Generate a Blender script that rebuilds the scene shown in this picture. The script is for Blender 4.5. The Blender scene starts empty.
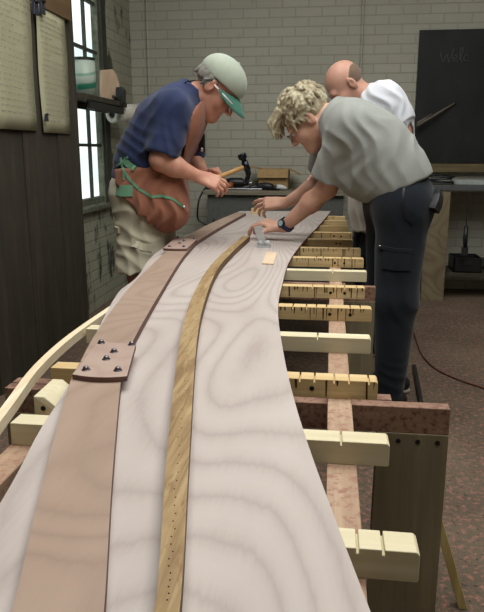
import bpy, bmesh, math, random
import numpy as np
from mathutils import Vector, Matrix
from mathutils.bvhtree import BVHTree
from mathutils.geometry import interpolate_bezier
random.seed(7)
rng = np.random.default_rng(5)
SC = bpy.context.scene
COL = SC.collection
V = Vector

# ------------------------------------------------------------------ camera
FPX = 660.0; PITCH = math.radians(13.3); YAW = math.radians(7.5); CH = 1.2
cd = bpy.data.cameras.new('camera'); cam = bpy.data.objects.new('camera', cd); COL.objects.link(cam)
cam.location = (0, 0, CH); cam.rotation_euler = (math.pi/2 - PITCH, 0, YAW)
cd.sensor_fit = 'AUTO'; cd.sensor_width = 36; cd.lens = FPX/612*36; cd.clip_start = .02
SC.camera = cam

def ray(x, y):
    u = (x-242)/FPX; v = -(y-306)/FPX
    f = math.cos(PITCH)+v*math.sin(PITCH); z = -math.sin(PITCH)+v*math.cos(PITCH)
    c, s = math.cos(YAW), math.sin(YAW)
    return V((u*c-f*s, u*s+f*c, z))
def at(x, y, X=None, Y=None, z=None):
    """where the sight line of a measured point meets a known plane of the room"""
    d = ray(x, y)
    t = X/d.x if X is not None else (Y/d.y if Y is not None else (z-CH)/d.z)
    return V((0, 0, CH)) + d*t

# ------------------------------------------------------------------ materials
MATS = {}
def lin(c):
    return tuple(((x/255)/12.92 if x/255 <= .04045 else ((x/255+.055)/1.055)**2.4) for x in c)
class NT:
    def __init__(s, name, rough=.6, spec=.4, metal=0):
        s.m = bpy.data.materials.new(name); s.m.use_nodes = True
        s.t = s.m.node_tree; s.b = s.t.nodes['Principled BSDF']
        s.b.inputs['Roughness'].default_value = rough
        s.b.inputs['Specular IOR Level'].default_value = spec
        s.b.inputs['Metallic'].default_value = metal
    def n(s, typ, **kw):
        nd = s.t.nodes.new(typ)
        for k, v in kw.items():
            if k.startswith('_'): setattr(nd, k[1:], v)
            else:
                nd.inputs[k.replace('0', ' ') if k not in nd.inputs else k].default_value = v
        return nd
    def l(s, a, b): s.t.links.new(a, b)
    def coord(s, scale=(1, 1, 1), loc=(0, 0, 0), rot=(0, 0, 0)):
        tc = s.t.nodes.new('ShaderNodeTexCoord'); mp = s.t.nodes.new('ShaderNodeMapping')
        mp.inputs['Scale'].default_value = scale; mp.inputs['Location'].default_value = loc; mp.inputs['Rotation'].default_value = rot
        s.l(tc.outputs['Object'], mp.inputs['Vector']); return mp.outputs['Vector']
    def noise(s, vec, scale, detail=4, rough=.55, dist=0):
        nd = s.t.nodes.new('ShaderNodeTexNoise'); s.l(vec, nd.inputs['Vector'])
        nd.inputs['Scale'].default_value = scale; nd.inputs['Detail'].default_value = detail
        nd.inputs['Roughness'].default_value = rough; nd.inputs['Distortion'].default_value = dist
        return nd.outputs['Fac']
    def ramp(s, fac, stops):
        r = s.t.nodes.new('ShaderNodeValToRGB'); s.l(fac, r.inputs['Fac'])
        e = r.color_ramp.elements
        while len(e) < len(stops): e.new(.5)
        for el, (p, c) in zip(e, stops):
            el.position = p; el.color = (*c, 1) if len(c) == 3 else c
        return r.outputs['Color']
    def math(s, op, a, b=None):
        m = s.t.nodes.new('ShaderNodeMath'); m.operation = op
        for i, q in enumerate((a, b)):
            if q is None: continue
            if isinstance(q, (int, float)): m.inputs[i].default_value = q
            else: s.l(q, m.inputs[i])
        return m.outputs[0]
    def mix(s, fac, a, b, mode='MIX'):
        m = s.t.nodes.new('ShaderNodeMix'); m.data_type = 'RGBA'; m.blend_type = mode
        for sock, q in ((m.inputs[0], fac), (m.inputs[6], a), (m.inputs[7], b)):
            if isinstance(q, (int, float)): sock.default_value = q
            elif isinstance(q, tuple): sock.default_value = (*q, 1)
            else: s.l(q, sock)
        return m.outputs[2]
    def color(s, c):
        if isinstance(c, tuple): s.b.inputs['Base Color'].default_value = (*c, 1)
        else: s.l(c, s.b.inputs['Base Color'])
        return s
    def bump(s, h, strength=.3, dist=.002):
        b = s.t.nodes.new('ShaderNodeBump'); b.inputs['Strength'].default_value = strength; b.inputs['Distance'].default_value = dist
        s.l(h, b.inputs['Height']); s.l(b.outputs['Normal'], s.b.inputs['Normal']); return s

def mat_plain(name, c, rough=.5, spec=.4, metal=0, var=.12, scale=30):
    """a plain procedural finish with a little mottling"""
    if name in MATS: return MATS[name]
    n = NT(name, rough, spec, metal); c = lin(c)
    f = n.noise(n.coord(), scale, 3)
    n.color(n.ramp(f, [(.3, tuple(x*(1-var) for x in c)), (.7, tuple(min(1, x*(1+var)) for x in c))]))
    n.bump(f, .08); MATS[name] = n.m; return n.m
def mat_cloth(name, c, var=.15, weave=900, rough=.9):
    if name in MATS: return MATS[name]
    n = NT(name, rough, .15); c = lin(c); v = n.coord()
    f = n.noise(v, 9, 5, .6); w = n.noise(v, weave*.35, 2)
    n.color(n.ramp(f, [(.3, tuple(x*(1-var) for x in c)), (.7, tuple(min(1, x*(1+var)) for x in c))]))
    n.bump(n.math('ADD', n.math('MULTIPLY', f, .6), n.math('MULTIPLY', w, .25)), .25, .004)
    n.b.inputs['Sheen Weight'].default_value = .15
    MATS[name] = n.m; return n.m
def mat_skin(name, c, red):
    if name in MATS: return MATS[name]
    n = NT(name, .5, .35); v = n.coord()
    f = n.noise(v, 14, 4); g = n.noise(v, 160, 2)
    n.color(n.ramp(f, [(.32, lin(c)), (.68, lin(red))]))
    n.bump(g, .12, .0015)
    n.b.inputs['Subsurface Weight'].default_value = .08
    n.b.inputs['Subsurface Radius'].default_value = (.01, .004, .002)
    MATS[name] = n.m; return n.m
def mat_wood(name, light, dark, grain=(60, 2.2, 60), stripe=.5, rough=.65, knots=None, axis='Y', spots=None):
    """straight-grained timber, grain along the given axis"""
    if name in MATS: return MATS[name]
    n = NT(name, rough, .25)
    rot = {'Y': (0, 0, 0), 'X': (0, 0, math.pi/2), 'Z': (math.pi/2, 0, 0)}[axis]
    v0 = n.coord(rot=rot)
    mp = n.t.nodes.new('ShaderNodeMapping'); mp.inputs['Scale'].default_value = grain; n.l(v0, mp.inputs['Vector'])
    a = n.noise(mp.outputs[0], 1, 5, .6, .6)
    b = n.noise(v0, 5, 3)
    f = n.math('ADD', n.math('MULTIPLY', a, .75), n.math('MULTIPLY', b, .25))
    col = n.ramp(f, [(.5-.28*(1-stripe)-.1, lin(dark)), (.52, tuple((p+q)/2 for p, q in zip(lin(light), lin(dark)))), (.66, lin(light))])
    if knots:
        k = n.ramp(n.noise(v0, 11, 2), [(.68, (0, 0, 0)), (.75, (1, 1, 1))])
        col = n.mix(k, col, lin(knots))
    if spots:
        k = n.ramp(n.noise(v0, 70, 4, .7), [(.5, (0, 0, 0)), (.62, (1, 1, 1))])
        col = n.mix(k, col, lin(spots))
    n.color(col); n.bump(a, .2, .001); MATS[name] = n.m; return n.m

def m_plywood(name, light, dark, lines, sx=2.6, sy=.75, freq=11, off=(0, 0, 0), amt=.6):
    n = NT(name, .6, .25)
    v = n.coord((sx, sy, sx), off)
    f = n.noise(v, 1, 1.2, .35, .25)
    fine = n.noise(n.coord((150, 14, 150)), 1, 3)
    ring = n.math('FRACT', n.math('ADD', n.math('MULTIPLY', f, freq), n.math('MULTIPLY', fine, .25)))
    tri = n.math('ABSOLUTE', n.math('SUBTRACT', ring, .5))          # ring contours of a peeled log
    rc = n.ramp(tri, [(.0, (1, 1, 1)), (.10, (.55, .55, .55)), (.26, (.16, .16, .16)), (.5, (0, 0, 0))])
    blot = n.noise(n.coord((4, 1.5, 4)), 1, 4)
    base = n.ramp(blot, [(.35, lin(dark)), (.65, lin(light))])
    c = n.mix(n.math('MULTIPLY', rc, amt), base, lin(lines))
    n.color(c); n.bump(fine, .1, .0006); MATS[name] = n.m; return n.m

def m_brick(name, c, mortar, stain, stain_amt, scale=1.0, rotz=False, lo=.55, hi=.7):
    n = NT(name, .75, .2)
    tc = n.t.nodes.new('ShaderNodeTexCoord')
    sep = n.t.nodes.new('ShaderNodeSeparateXYZ'); n.l(tc.outputs['Object'], sep.inputs[0])
    cmb = n.t.nodes.new('ShaderNodeCombineXYZ')
    n.l(sep.outputs['Y' if rotz else 'X'], cmb.inputs['X']); n.l(sep.outputs['Z'], cmb.inputs['Y'])
    br = n.t.nodes.new('ShaderNodeTexBrick'); n.l(cmb.outputs[0], br.inputs['Vector'])
    for k, q in (('Scale', 1.0), ('Mortar Size', .007), ('Mortar Smooth', .6), ('Brick Width', .22), ('Row Height', .076), ('Bias', 0.)):
        br.inputs[k].default_value = q
    cc = lin(c); br.inputs['Color1'].default_value = (*cc, 1); br.inputs['Color2'].default_value = (*[x*.93 for x in cc], 1)
    br.inputs['Mortar'].default_value = (*lin(mortar), 1)
    v = n.coord()
    big = n.noise(v, 1.3, 5); fine = n.noise(v, 14, 6, .65)
    col = n.mix(n.ramp(big, [(.35, (0, 0, 0)), (.65, (.35, .35, .35))]), br.outputs['Color'], tuple(x*.72 for x in cc))
    st = n.ramp(n.noise(n.coord((4.5, 4.5, 2.2)), 1.6, 8, .68), [(lo, (0, 0, 0)), (hi, (stain_amt,)*3)])
    col = n.mix(st, col, lin(stain))
    n.color(col)
    h = n.math('ADD', n.math('MULTIPLY', br.outputs['Fac'], -1.0), n.math('MULTIPLY', fine, .5))
    n.bump(h, .4, .004); MATS[name] = n.m; return n.m

# ------------------------------------------------------------------ mesh helpers
def newobj(name, verts, faces, mat=None, parent=None, smooth=False):
    me = bpy.data.meshes.new(name); me.from_pydata([tuple(v) for v in verts], [], faces); me.update()
    return linkmesh(name, me, mat, parent, smooth)
def linkmesh(name, me, mat, parent=None, smooth=False):
    o = bpy.data.objects.new(name, me); COL.objects.link(o)
    if mat: me.materials.append(mat)
    if smooth:
        me.polygons.foreach_set('use_smooth', [True]*len(me.polygons))
    if parent is not None: attach(o, parent)
    return o
def attach(o, p):
    o.parent = p
    o.matrix_parent_inverse = world_of(p).inverted()
def world_of(o):
    m = Matrix.LocRotScale(o.location, o.rotation_euler, o.scale)
    return m if o.parent is None else world_of(o.parent) @ o.matrix_parent_inverse @ m
def tag(o, label=None, cat=None, group=None, kind=None):
    if label: o['label'] = label
    if cat: o['category'] = cat
    if group: o['group'] = group
    if kind: o['kind'] = kind
    return o
def empty(name, loc, label=None, cat=None, group=None):
    o = bpy.data.objects.new(name, None); COL.objects.link(o); o.location = loc; o.empty_display_size = .1
    return tag(o, label, cat, group)
class MB:
    """collects shapes into ONE mesh"""
    def __init__(s): s.bm = bmesh.new()
    def _add(s, verts, faces):
        vs = [s.bm.verts.new(v) for v in verts]
        for f in faces:
            try: s.bm.faces.new([vs[i] for i in f])
            except ValueError: pass
        return vs
    def box(s, lo, hi, bev=0, rot=None, pivot=None):
        c = (V(lo)+V(hi))/2; d = V(hi)-V(lo)
        r = bmesh.ops.create_cube(s.bm, size=1, matrix=Matrix.Translation(c) @ Matrix.Diagonal((*d, 1)))
        vs = r['verts']
        if bev:
            es = list({e for v in vs for e in v.link_edges})
            rb = bmesh.ops.bevel(s.bm, geom=es, offset=bev, segments=2, affect='EDGES', profile=.6)
            vs = list({v for f in rb['faces'] for v in f.verts} | {v for v in vs if v.is_valid})
        if rot is not None:
            p = V(pivot) if pivot is not None else c
            for v in vs: v.co = p + rot @ (v.co-p)
        return s
    def prism(s, pts, z0, z1):
        """outline in plan, extruded in height"""
        n = len(pts)
        s._add([(p[0], p[1], z0) for p in pts]+[(p[0], p[1], z1) for p in pts],
               [list(range(n))[::-1], list(range(n, 2*n))]+[[i, (i+1) % n, n+(i+1) % n, n+i] for i in range(n)])
        return s
    def extr(s, pts, d):
        """closed outline of 3-D points, extruded by vector d"""
        n = len(pts); d = V(d)
        s._add([V(p) for p in pts]+[V(p)+d for p in pts],
               [list(range(n)), list(range(n, 2*n))[::-1]]+[[i, n+i, n+(i+1) % n, (i+1) % n] for i in range(n)])
        return s
    def tube(s, pts, r, seg=10, caps=True):
        pts = [V(p) for p in pts]; n = len(pts)
        rs = r if isinstance(r, (list, tuple)) else [r]*n
        t0 = (pts[1]-pts[0]).normalized()
        nn = t0.orthogonal().normalized(); vs = []; fs = []
        for i, p in enumerate(pts):
            t = (pts[min(i+1, n-1)]-pts[max(i-1, 0)]).normalized()
            nn = (nn - t*nn.dot(t)).normalized(); b = t.cross(nn)
            for k in range(seg):
                a = 2*math.pi*k/seg; vs.append(p+(nn*math.cos(a)+b*math.sin(a))*rs[i])
        for i in range(n-1):
            for k in range(seg):
                fs.append([i*seg+k, i*seg+(k+1) % seg, (i+1)*seg+(k+1) % seg, (i+1)*seg+k])
        if caps:
            fs.append(list(range(seg))[::-1]); fs.append([(n-1)*seg+k for k in range(seg)])
        s._add(vs, fs); return s
    def cyl(s, a, b, r, seg=16, r2=None):
        return s.tube([a, b], [r, r if r2 is None else r2], seg)
    def ball(s, c, r, rot=None, seg=12):
        r = (r, r, r) if isinstance(r, (int, float)) else r
        m = Matrix.Translation(V(c)) @ ((rot.to_4x4() if rot is not None else Matrix.Identity(4))) @ Matrix.Diagonal((*r, 1))
        bmesh.ops.create_uvsphere(s.bm, u_segments=seg, v_segments=max(6, seg*2//3), radius=1, matrix=m); return s
    def ribbon(s, pts, nrm, w, th):
        """a strap: strip of width w and thickness th along points with surface normals"""
        pts = [V(p) for p in pts]; n = len(pts); vs = []; fs = []
        for i, p in enumerate(pts):
            t = (pts[min(i+1, n-1)]-pts[max(i-1, 0)]).normalized(); nn = V(nrm[i]).normalized()
            sd = t.cross(nn).normalized(); ww = w[i] if isinstance(w, (list, tuple)) else w
            for a, b in ((-1, 0), (1, 0), (1, 1), (-1, 1)):
                vs.append(p+sd*a*ww/2+nn*b*th)
        for i in range(n-1):
            for k in range(4):
                fs.append([i*4+k, i*4+(k+1) % 4, (i+1)*4+(k+1) % 4, (i+1)*4+k])
        fs += [[0, 1, 2, 3], [(n-1)*4+k for k in (3, 2, 1, 0)]]
        s._add(vs, fs); return s
    def build(s, name, mat, parent=None, smooth=False, bevel=0):
        bmesh.ops.recalc_face_normals(s.bm, faces=s.bm.faces)
        me = bpy.data.meshes.new(name); s.bm.to_mesh(me); s.bm.free()
        o = linkmesh(name, me, mat, parent, smooth)
        if bevel:
            md = o.modifiers.new('bevel', 'BEVEL'); md.width = bevel; md.segments = 2; md.limit_method = 'ANGLE'; md.angle_limit = math.radians(40)
        return o
def spline(pts, n=10):
    """Catmull-Rom through the points"""
    pts = [V(p) for p in pts]; out = []
    for i in range(len(pts)-1):
        p0 = pts[max(i-1, 0)]; p1 = pts[i]; p2 = pts[i+1]; p3 = pts[min(i+2, len(pts)-1)]
        for k in range(n):
            t = k/n
            out.append(.5*((2*p1)+(p2-p0)*t+(2*p0-5*p1+4*p2-p3)*t*t+(3*p1-p0-3*p2+p3)*t**3))
    out.append(pts[-1]); return out

# ------------------------------------------------------------------ implicit surfaces for bodies and clothes
def np3(v): return np.array((v[0], v[1], v[2]), dtype=np.float32)
class Field:
    def __init__(s): s.pr = []; s.disp = None
    def cap(s, a, b, ra, rb=None, k=.03, op='u', cut=()):
        s.pr.append(('c', np3(a), np3(b), ra, ra if rb is None else rb, k, op, cut)); return s
    def chain(s, pts, rs, k=.03):
        for i in range(len(pts)-1): s.cap(pts[i], pts[i+1], rs[i], rs[i+1], k)
        return s
    def ell(s, c, r, R=None, k=.03, op='u', cut=()):
        R = np.eye(3, dtype=np.float32) if R is None else np.array(R, dtype=np.float32)
        s.pr.append(('e', np3(c), np.array(r, dtype=np.float32), R, 0, k, op, cut)); return s
    def copy(s, inflate=0., upto=None):
        f = Field()
        for p in s.pr[:upto]:
            q = list(p)
            if p[0] == 'c': q[3] += inflate; q[4] += inflate
            else: q[2] = q[2]+inflate
            f.pr.append(tuple(q))
        return f
    def ext(s, p):
        if p[0] == 'c':
            lo = np.minimum(p[1]-p[3], p[2]-p[4]); hi = np.maximum(p[1]+p[3], p[2]+p[4])
        else:
            r = np.abs(p[3]) @ p[2]; lo = p[1]-r; hi = p[1]+r
        return lo, hi
    def mesh(s, h=.005):
        lo = np.min([s.ext(p)[0] for p in s.pr if p[6] == 'u'], axis=0)-.03
        hi = np.max([s.ext(p)[1] for p in s.pr if p[6] == 'u'], axis=0)+.03
        n = np.ceil((hi-lo)/h).astype(int)+1
        D = np.full(n, .15, dtype=np.float32)
        ax = [lo[i]+h*np.arange(n[i], dtype=np.float32) for i in range(3)]
        for p in s.pr:
            l, u = s.ext(p); pad = max(p[5], .02)+.035
            i0 = np.clip(np.floor((l-pad-lo)/h).astype(int), 0, n); i1 = np.clip(np.ceil((u+pad-lo)/h).astype(int)+1, 0, n)
            if np.any(i1 <= i0): continue
            X = ax[0][i0[0]:i1[0]][:, None, None]; Y = ax[1][i0[1]:i1[1]][None, :, None]; Z = ax[2][i0[2]:i1[2]][None, None, :]
            if p[0] == 'c':
                a, b = p[1], p[2]; d = b-a; L2 = float(d @ d)+1e-9
                t = np.clip(((X-a[0])*d[0]+(Y-a[1])*d[1]+(Z-a[2])*d[2])/L2, 0, 1)
                q = np.sqrt((X-a[0]-t*d[0])**2+(Y-a[1]-t*d[1])**2+(Z-a[2]-t*d[2])**2)-(p[3]+(p[4]-p[3])*t)
            else:
                R = p[3]; r = p[2]; c = p[1]; qx = []
                for k in range(3):
                    qx.append(((X-c[0])*R[0, k]+(Y-c[1])*R[1, k]+(Z-c[2])*R[2, k]))
                k0 = np.sqrt((qx[0]/r[0])**2+(qx[1]/r[1])**2+(qx[2]/r[2])**2)
                k1 = np.sqrt((qx[0]/r[0]**2)**2+(qx[1]/r[1]**2)**2+(qx[2]/r[2]**2)**2)+1e-6
                q = k0*(k0-1)/k1
            for (pt, nn) in p[7]:
                pt = np3(pt); nn = np3(V(nn).normalized())
                q = np.maximum(q, (X-pt[0])*nn[0]+(Y-pt[1])*nn[1]+(Z-pt[2])*nn[2])
            sl = tuple(slice(i0[j], i1[j]) for j in range(3)); A = D[sl]; k = p[5]
            if p[6] == 'u':
                if k > 0:
                    hh = np.maximum(k-np.abs(A-q), 0)/k; D[sl] = np.minimum(A, q)-hh*hh*k*.25
                else: D[sl] = np.minimum(A, q)
            else:
                q = -q
                if k > 0:
                    hh = np.maximum(k-np.abs(A-q), 0)/k; D[sl] = np.maximum(A, q)+hh*hh*k*.25
                else: D[sl] = np.maximum(A, q)
        if s.disp is not None:
            m = np.abs(D) < .03
            idx = np.nonzero(m)
            P = np.stack([ax[i][idx[i]] for i in range(3)], 1)
            D[m] += s.disp(P)
        return nets(D, lo, h)
def nets(D, lo, h):
    n = D.shape; S = D < 0
    cnt = np.zeros((n[0]-1, n[1]-1, n[2]-1), np.float32); acc = np.zeros(cnt.shape+(3,), np.float32)
    m = cnt.shape
    for axis in range(3):
        others = [i for i in range(3) if i != axis]
        for o1 in (0, 1):
            for o2 in (0, 1):
                off = [0, 0, 0]; off[others[0]] = o1; off[others[1]] = o2
                a = tuple(slice(off[i], off[i]+m[i]) for i in range(3))
                off2 = off[:]; off2[axis] += 1
                b = tuple(slice(off2[i], off2[i]+m[i]) for i in range(3))
                da, db = D[a], D[b]; cr = S[a] != S[b]
                t = np.where(cr, da/np.where(cr, da-db, 1), 0)
                for i in range(3):
                    acc[..., i] += np.where(cr, off[i]+(t if i == axis else 0), 0)
                cnt += cr
    act = cnt > 0
    ids = np.full(m, -1, np.int64); ids[act] = np.arange(act.sum())
    base = np.stack(np.nonzero(act), 1).astype(np.float32)
    verts = lo+h*(base+acc[act]/cnt[act][:, None])
    quads = []
    for axis in range(3):
        u, v = (axis+1) % 3, (axis+2) % 3
        a = [slice(None)]*3; a[axis] = slice(0, n[axis]-1); b = a[:]; b[axis] = slice(1, n[axis])
        S0, S1 = S[tuple(a)], S[tuple(b)]
        cr = S0 != S1
        sl = [slice(None)]*3; sl[u] = slice(1, n[u]-1); sl[v] = slice(1, n[v]-1)
        e = np.stack(np.nonzero(cr[tuple(sl)]), 1)
        e[:, u] += 1; e[:, v] += 1
        if len(e) == 0: continue
        flip = S0[tuple(e.T)]
        def cid(du, dv):
            q = e.copy(); q[:, u] += du; q[:, v] += dv; return ids[tuple(q.T)]
        Q = np.stack([cid(-1, -1), cid(0, -1), cid(0, 0), cid(-1, 0)], 1)
        Q[~flip] = Q[~flip][:, ::-1]
        quads.append(Q)
    return verts, np.concatenate(quads)
def fieldobj(name, f, mat, parent, h=.005, smooth_iter=1):
    v, q = f.mesh(h)
    for _ in range(smooth_iter):
        acc = np.zeros_like(v, dtype=np.float64); c = np.zeros(len(v))
        for i in range(4):
            np.add.at(acc, q[:, i], v[q[:, (i+1) % 4]]); np.add.at(c, q[:, i], 1)
        v = v*.4+.6*acc/np.maximum(c, 1)[:, None]
    me = bpy.data.meshes.new(name)
    me.vertices.add(len(v)); me.vertices.foreach_set('co', v.astype(np.float32).ravel())
    me.loops.add(len(q)*4); me.loops.foreach_set('vertex_index', q.astype(np.int32).ravel())
    me.polygons.add(len(q)); me.polygons.foreach_set('loop_start', np.arange(0, len(q)*4, 4, dtype=np.int32))
    me.update(calc_edges=True); me.validate()
    return linkmesh(name, me, mat, parent, True)
def bvh_of(*objs):
    vs = []; fs = []
    for o in objs:
        k = len(vs); vs += [v.co.copy() for v in o.data.vertices]; fs += [[i+k for i in p.vertices] for p in o.data.polygons]
    return BVHTree.FromPolygons(vs, fs)
def on_surface(bv, pix):
    """points on a garment's surface (and normals) found along sight lines"""
    P = []; N = []
    for x, y in pix:
        d = ray(x, y).normalized(); loc, nn, *_ = bv.ray_cast(V((0, 0, CH)), d)
        if loc is None: continue
        P.append(loc); N.append(nn if nn.dot(d) < 0 else -nn)
    return P, N
def dense(pix, n=6):
    out = []
    for (x0, y0), (x1, y1) in zip(pix, pix[1:]):
        for k in range(n): out.append((x0+(x1-x0)*k/n, y0+(y1-y0)*k/n))
    return out+[pix[-1]]
def folds(specs, seed):
    """cloth folds: directional ridges plus soft unevenness, as a displacement"""
    r = np.random.default_rng(seed); ws = [(r.normal(size=3)*16, r.uniform(0, 6.28)) for _ in range(7)]
    def f(P):
        w = sum(np.sin(P @ d+o) for d, o in ws)/7
        out = w*.006
        for (c, rad, d, freq, amp) in specs:
            d = np3(V(d).normalized()); g = np.exp(-(((P-np3(c))**2).sum(1))/(rad*rad))
            out = out+g*amp*(np.abs(np.sin(P @ d*freq+w*3.0))-.6)
        return out.astype(np.float32)
    return f

def mixv(a, b, t): return V(a)*(1-t)+V(b)*t
def frame(fwd, up):
    f = V(fwd).normalized(); r = f.cross(V(up)).normalized(); u = r.cross(f).normalized()
    return r, f, u
def head_prims(F, c, fwd, up, s=1.12):
    """cranium, jaw, nose, brow, sockets, lips and ears; returns the head's local frame"""
    r, f, u = frame(fwd, up); R = np.array([[r[i], f[i], u[i]] for i in range(3)])
    P = lambda x, y, z: V(c)+(r*x+f*y+u*z)*s
    E = lambda x, y, z, rx, ry, rz, k=.02, op='u': F.ell(P(x, y, z), (rx*s, ry*s, rz*s), R, k*s, op)
    C = lambda a, b, ra, rb, k=.015, op='u': F.cap(P(*a), P(*b), ra*s, rb*s, k*s, op)
    E(0, -.008, .035, .074, .097, .088)
    E(0, .036, -.035, .060, .062, .082, .03)
    C((-.045, -.005, -.06), (0, .07, -.098), .020, .022, .03); C((.045, -.005, -.06), (0, .07, -.098), .020, .022, .03)
    E(.038, .062, -.03, .026, .028, .026, .02); E(-.038, .062, -.03, .026, .028, .026, .02)
    C((-.036, .084, .018), (.036, .084, .018), .013, .013, .02)
    E(.031, .101, -.002, .017, .014, .011, .012, 's'); E(-.031, .101, -.002, .017, .014, .011, .012, 's')
    C((0, .093, .006), (0, .118, -.034), .009, .0125, .012)
    E(.012, .104, -.038, .010, .012, .009, .008); E(-.012, .104, -.038, .010, .012, .009, .008)
    C((-.019, .090, -.063), (.019, .090, -.063), .008, .008, .008); C((-.016, .088, -.075), (.016, .088, -.075), .008, .008, .008)
    C((-.022, .101, -.069), (.022, .101, -.069), .0035, .0035, .004, 's')
    E(0, .082, -.100, .020, .018, .017, .02)
    for sx in (-1, 1):
        E(sx*.077, -.012, -.008, .010, .020, .032, .008); E(sx*.085, -.006, -.004, .005, .010, .018, .004, 's')
    return P, (r, f, u)
def hand_prims(F, w, d, back, thumb_side, curl, length=.185, spread=.06, thumb=(.5, .4), s=1.0):
    """palm, four fingers of different lengths with knuckle bends, and a thumb from the side of the palm.
    w wrist, d towards the knuckles, back = normal of the back of the hand, thumb_side = +1 or -1"""
    d = V(d).normalized(); b = V(back); b = (b-d*b.dot(d)).normalized(); t = b.cross(d)*thumb_side
    L = length*s; pl = .50*L
    offs = [.030, .010, -.010, -.028]; lens = [.44, .49, .45, .36]; kn = [.98, 1.0, .97, .90]
    rad = [.0088, .0090, .0086, .0078]
    for i in range(4):
        k0 = V(w)+t*offs[i]*.6*s+d*.012; k1 = V(w)+d*pl*kn[i]+t*offs[i]*s
        F.cap(k0, k1, .0145*s, .0115*s, .012)
        ang = 0; p = k1; fd = (d+t*spread*offs[i]/.03).normalized()
        for j, fr in enumerate((.46, .30, .24)):
            ang += curl[i][j]
            dirn = fd*math.cos(ang)-b*math.sin(ang)
            q = p+dirn*lens[i]*L*fr
            F.cap(p, q, rad[i]*s*(1.05-.08*j), rad[i]*s*(.98-.1*j), .006); p = q
    F.cap(V(w)+d*.02*s+t*.012*s-b*.006*s, V(w)+d*.055*s+t*.034*s-b*.012*s, .017*s, .014*s, .014)
    p = V(w)+d*.052*s+t*.034*s-b*.012*s; a, c2 = thumb
    d1 = (d*.75+t*a-b*.35).normalized(); q = p+d1*.036*s; F.cap(p, q, .0115*s, .010*s, .008)
    d2 = (d*.9+t*(a-c2)-b*.45).normalized(); F.cap(q, q+d2*.030*s, .0100*s, .0085*s, .006)
def eyes(P, parent, s):
    for sx in (-1, 1):
        m = MB(); m.ball(P(sx*.031, .088, -.002), .0096*s, seg=12)
        e = m.build('eye', mat_plain('eye_white', (205, 200, 190), .2), parent, True)
        i = MB(); i.ball(P(sx*.031, .0940, -.003), .0054*s, seg=10); i.build('iris', mat_plain('iris_dark', (45, 50, 55), .2), e, True)
def shoe(ank, toe_dir, mat, sole, parent):
    d = V(toe_dir); d.z = 0; d.normalize(); a = V((ank[0], ank[1], 0))
    f = Field(); f.cap(a-d*.045+V((0, 0, .045)), a+d*.07+V((0, 0, .05)), .042, .042, .03)
    f.cap(a+d*.07+V((0, 0, .045)), a+d*.165+V((0, 0, .036)), .043, .036, .03); f.cap(a+V((0, 0, .06)), a+V((0, 0, .11)), .048, .045, .03)
    f.pr = [tuple(list(p[:7])+[((V((0, 0, .015)), (0, 0, -1)),)]) for p in f.pr]
    so = fieldobj('shoe', f, mat, parent, .006)
    g = Field(); g.cap(a-d*.045+V((0, 0, .012)), a+d*.07+V((0, 0, .012)), .046, .044, 0); g.cap(a+d*.07+V((0, 0, .012)), a+d*.165+V((0, 0, .012)), .047, .040, 0)
    g.pr = [tuple(list(p[:7])+[((V((0, 0, .018)), (0, 0, 1)), (V((0, 0, .001)), (0, 0, -1)))]) for p in g.pr]
    fieldobj('sole', g, sole, so, .006)
# ------------------------------------------------------------------ the room
XL, XR, YB, YF, ZC = -1.76, 3.4, 5.93, -1.6, 3.5
m_back = m_brick('painted_brick', (164, 161, 146), (143, 140, 126), (98, 92, 80), .35, lo=.62, hi=.8)
m_left = m_brick('peeling_painted_brick', (156, 156, 136), (132, 132, 114), (34, 33, 28), .85, rotz=True, lo=.53, hi=.62)
m_dark_timber = mat_wood('weathered_dark_timber', (74, 68, 56), (46, 42, 35), grain=(14, 14, 1.6), axis='Y', stripe=.3, rough=.8)
m_frame = mat_wood('old_window_paint', (120, 122, 104), (66, 68, 56), grain=(20, 20, 20), rough=.7)

nf = NT('floor_concrete', .85, .2); v = nf.coord()
f1 = nf.noise(v, 2.2, 6, .6); f2 = nf.noise(v, 42, 6, .75); f3 = nf.noise(nf.coord(loc=(3, 8, 1)), 60, 5, .7)
c = nf.ramp(f1, [(.3, lin((76, 67, 55))), (.7, lin((104, 92, 77)))])
c = nf.mix(nf.ramp(f2, [(.5, (0, 0, 0)), (.62, (.75, .75, .75))]), c, lin((150, 104, 90)))     # sawdust and red grit
c = nf.mix(nf.ramp(f3, [(.58, (0, 0, 0)), (.64, (.9, .9, .9))]), c, lin((46, 40, 36)))
nf.color(c); nf.bump(f2, .4, .004)
MB().box((XL-.3, YF-.1, -.1), (XR+.1, YB+.3, 0)).build('floor', nf.m)['kind'] = 'structure'
MB().box((XL-.3, YB, 0), (XR+.1, YB+.3, ZC)).build('wall_back', m_back)['kind'] = 'structure'
MB().box((XR, YF, 0), (XR+.1, YB, ZC)).build('wall_right', m_back)['kind'] = 'structure'
MB().box((XL-.3, YF-.1, 0), (XR+.1, YF, ZC)).build('wall_front', m_back)['kind'] = 'structure'
# left wall with the window opening
WY0, WY1, WZ0, WZ1 = 4.05, 5.11, .80, 2.75
w = MB()
w.box((XL-.05, YF, 0), (XL, WY0, ZC)); w.box((XL-.05, WY1, 0), (XL, YB, ZC))
w.box((XL-.05, WY0, 0), (XL, WY1, WZ0)); w.box((XL-.05, WY0, WZ1), (XL, WY1, ZC))
w.build('wall_left', m_left)['kind'] = 'structure'
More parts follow.
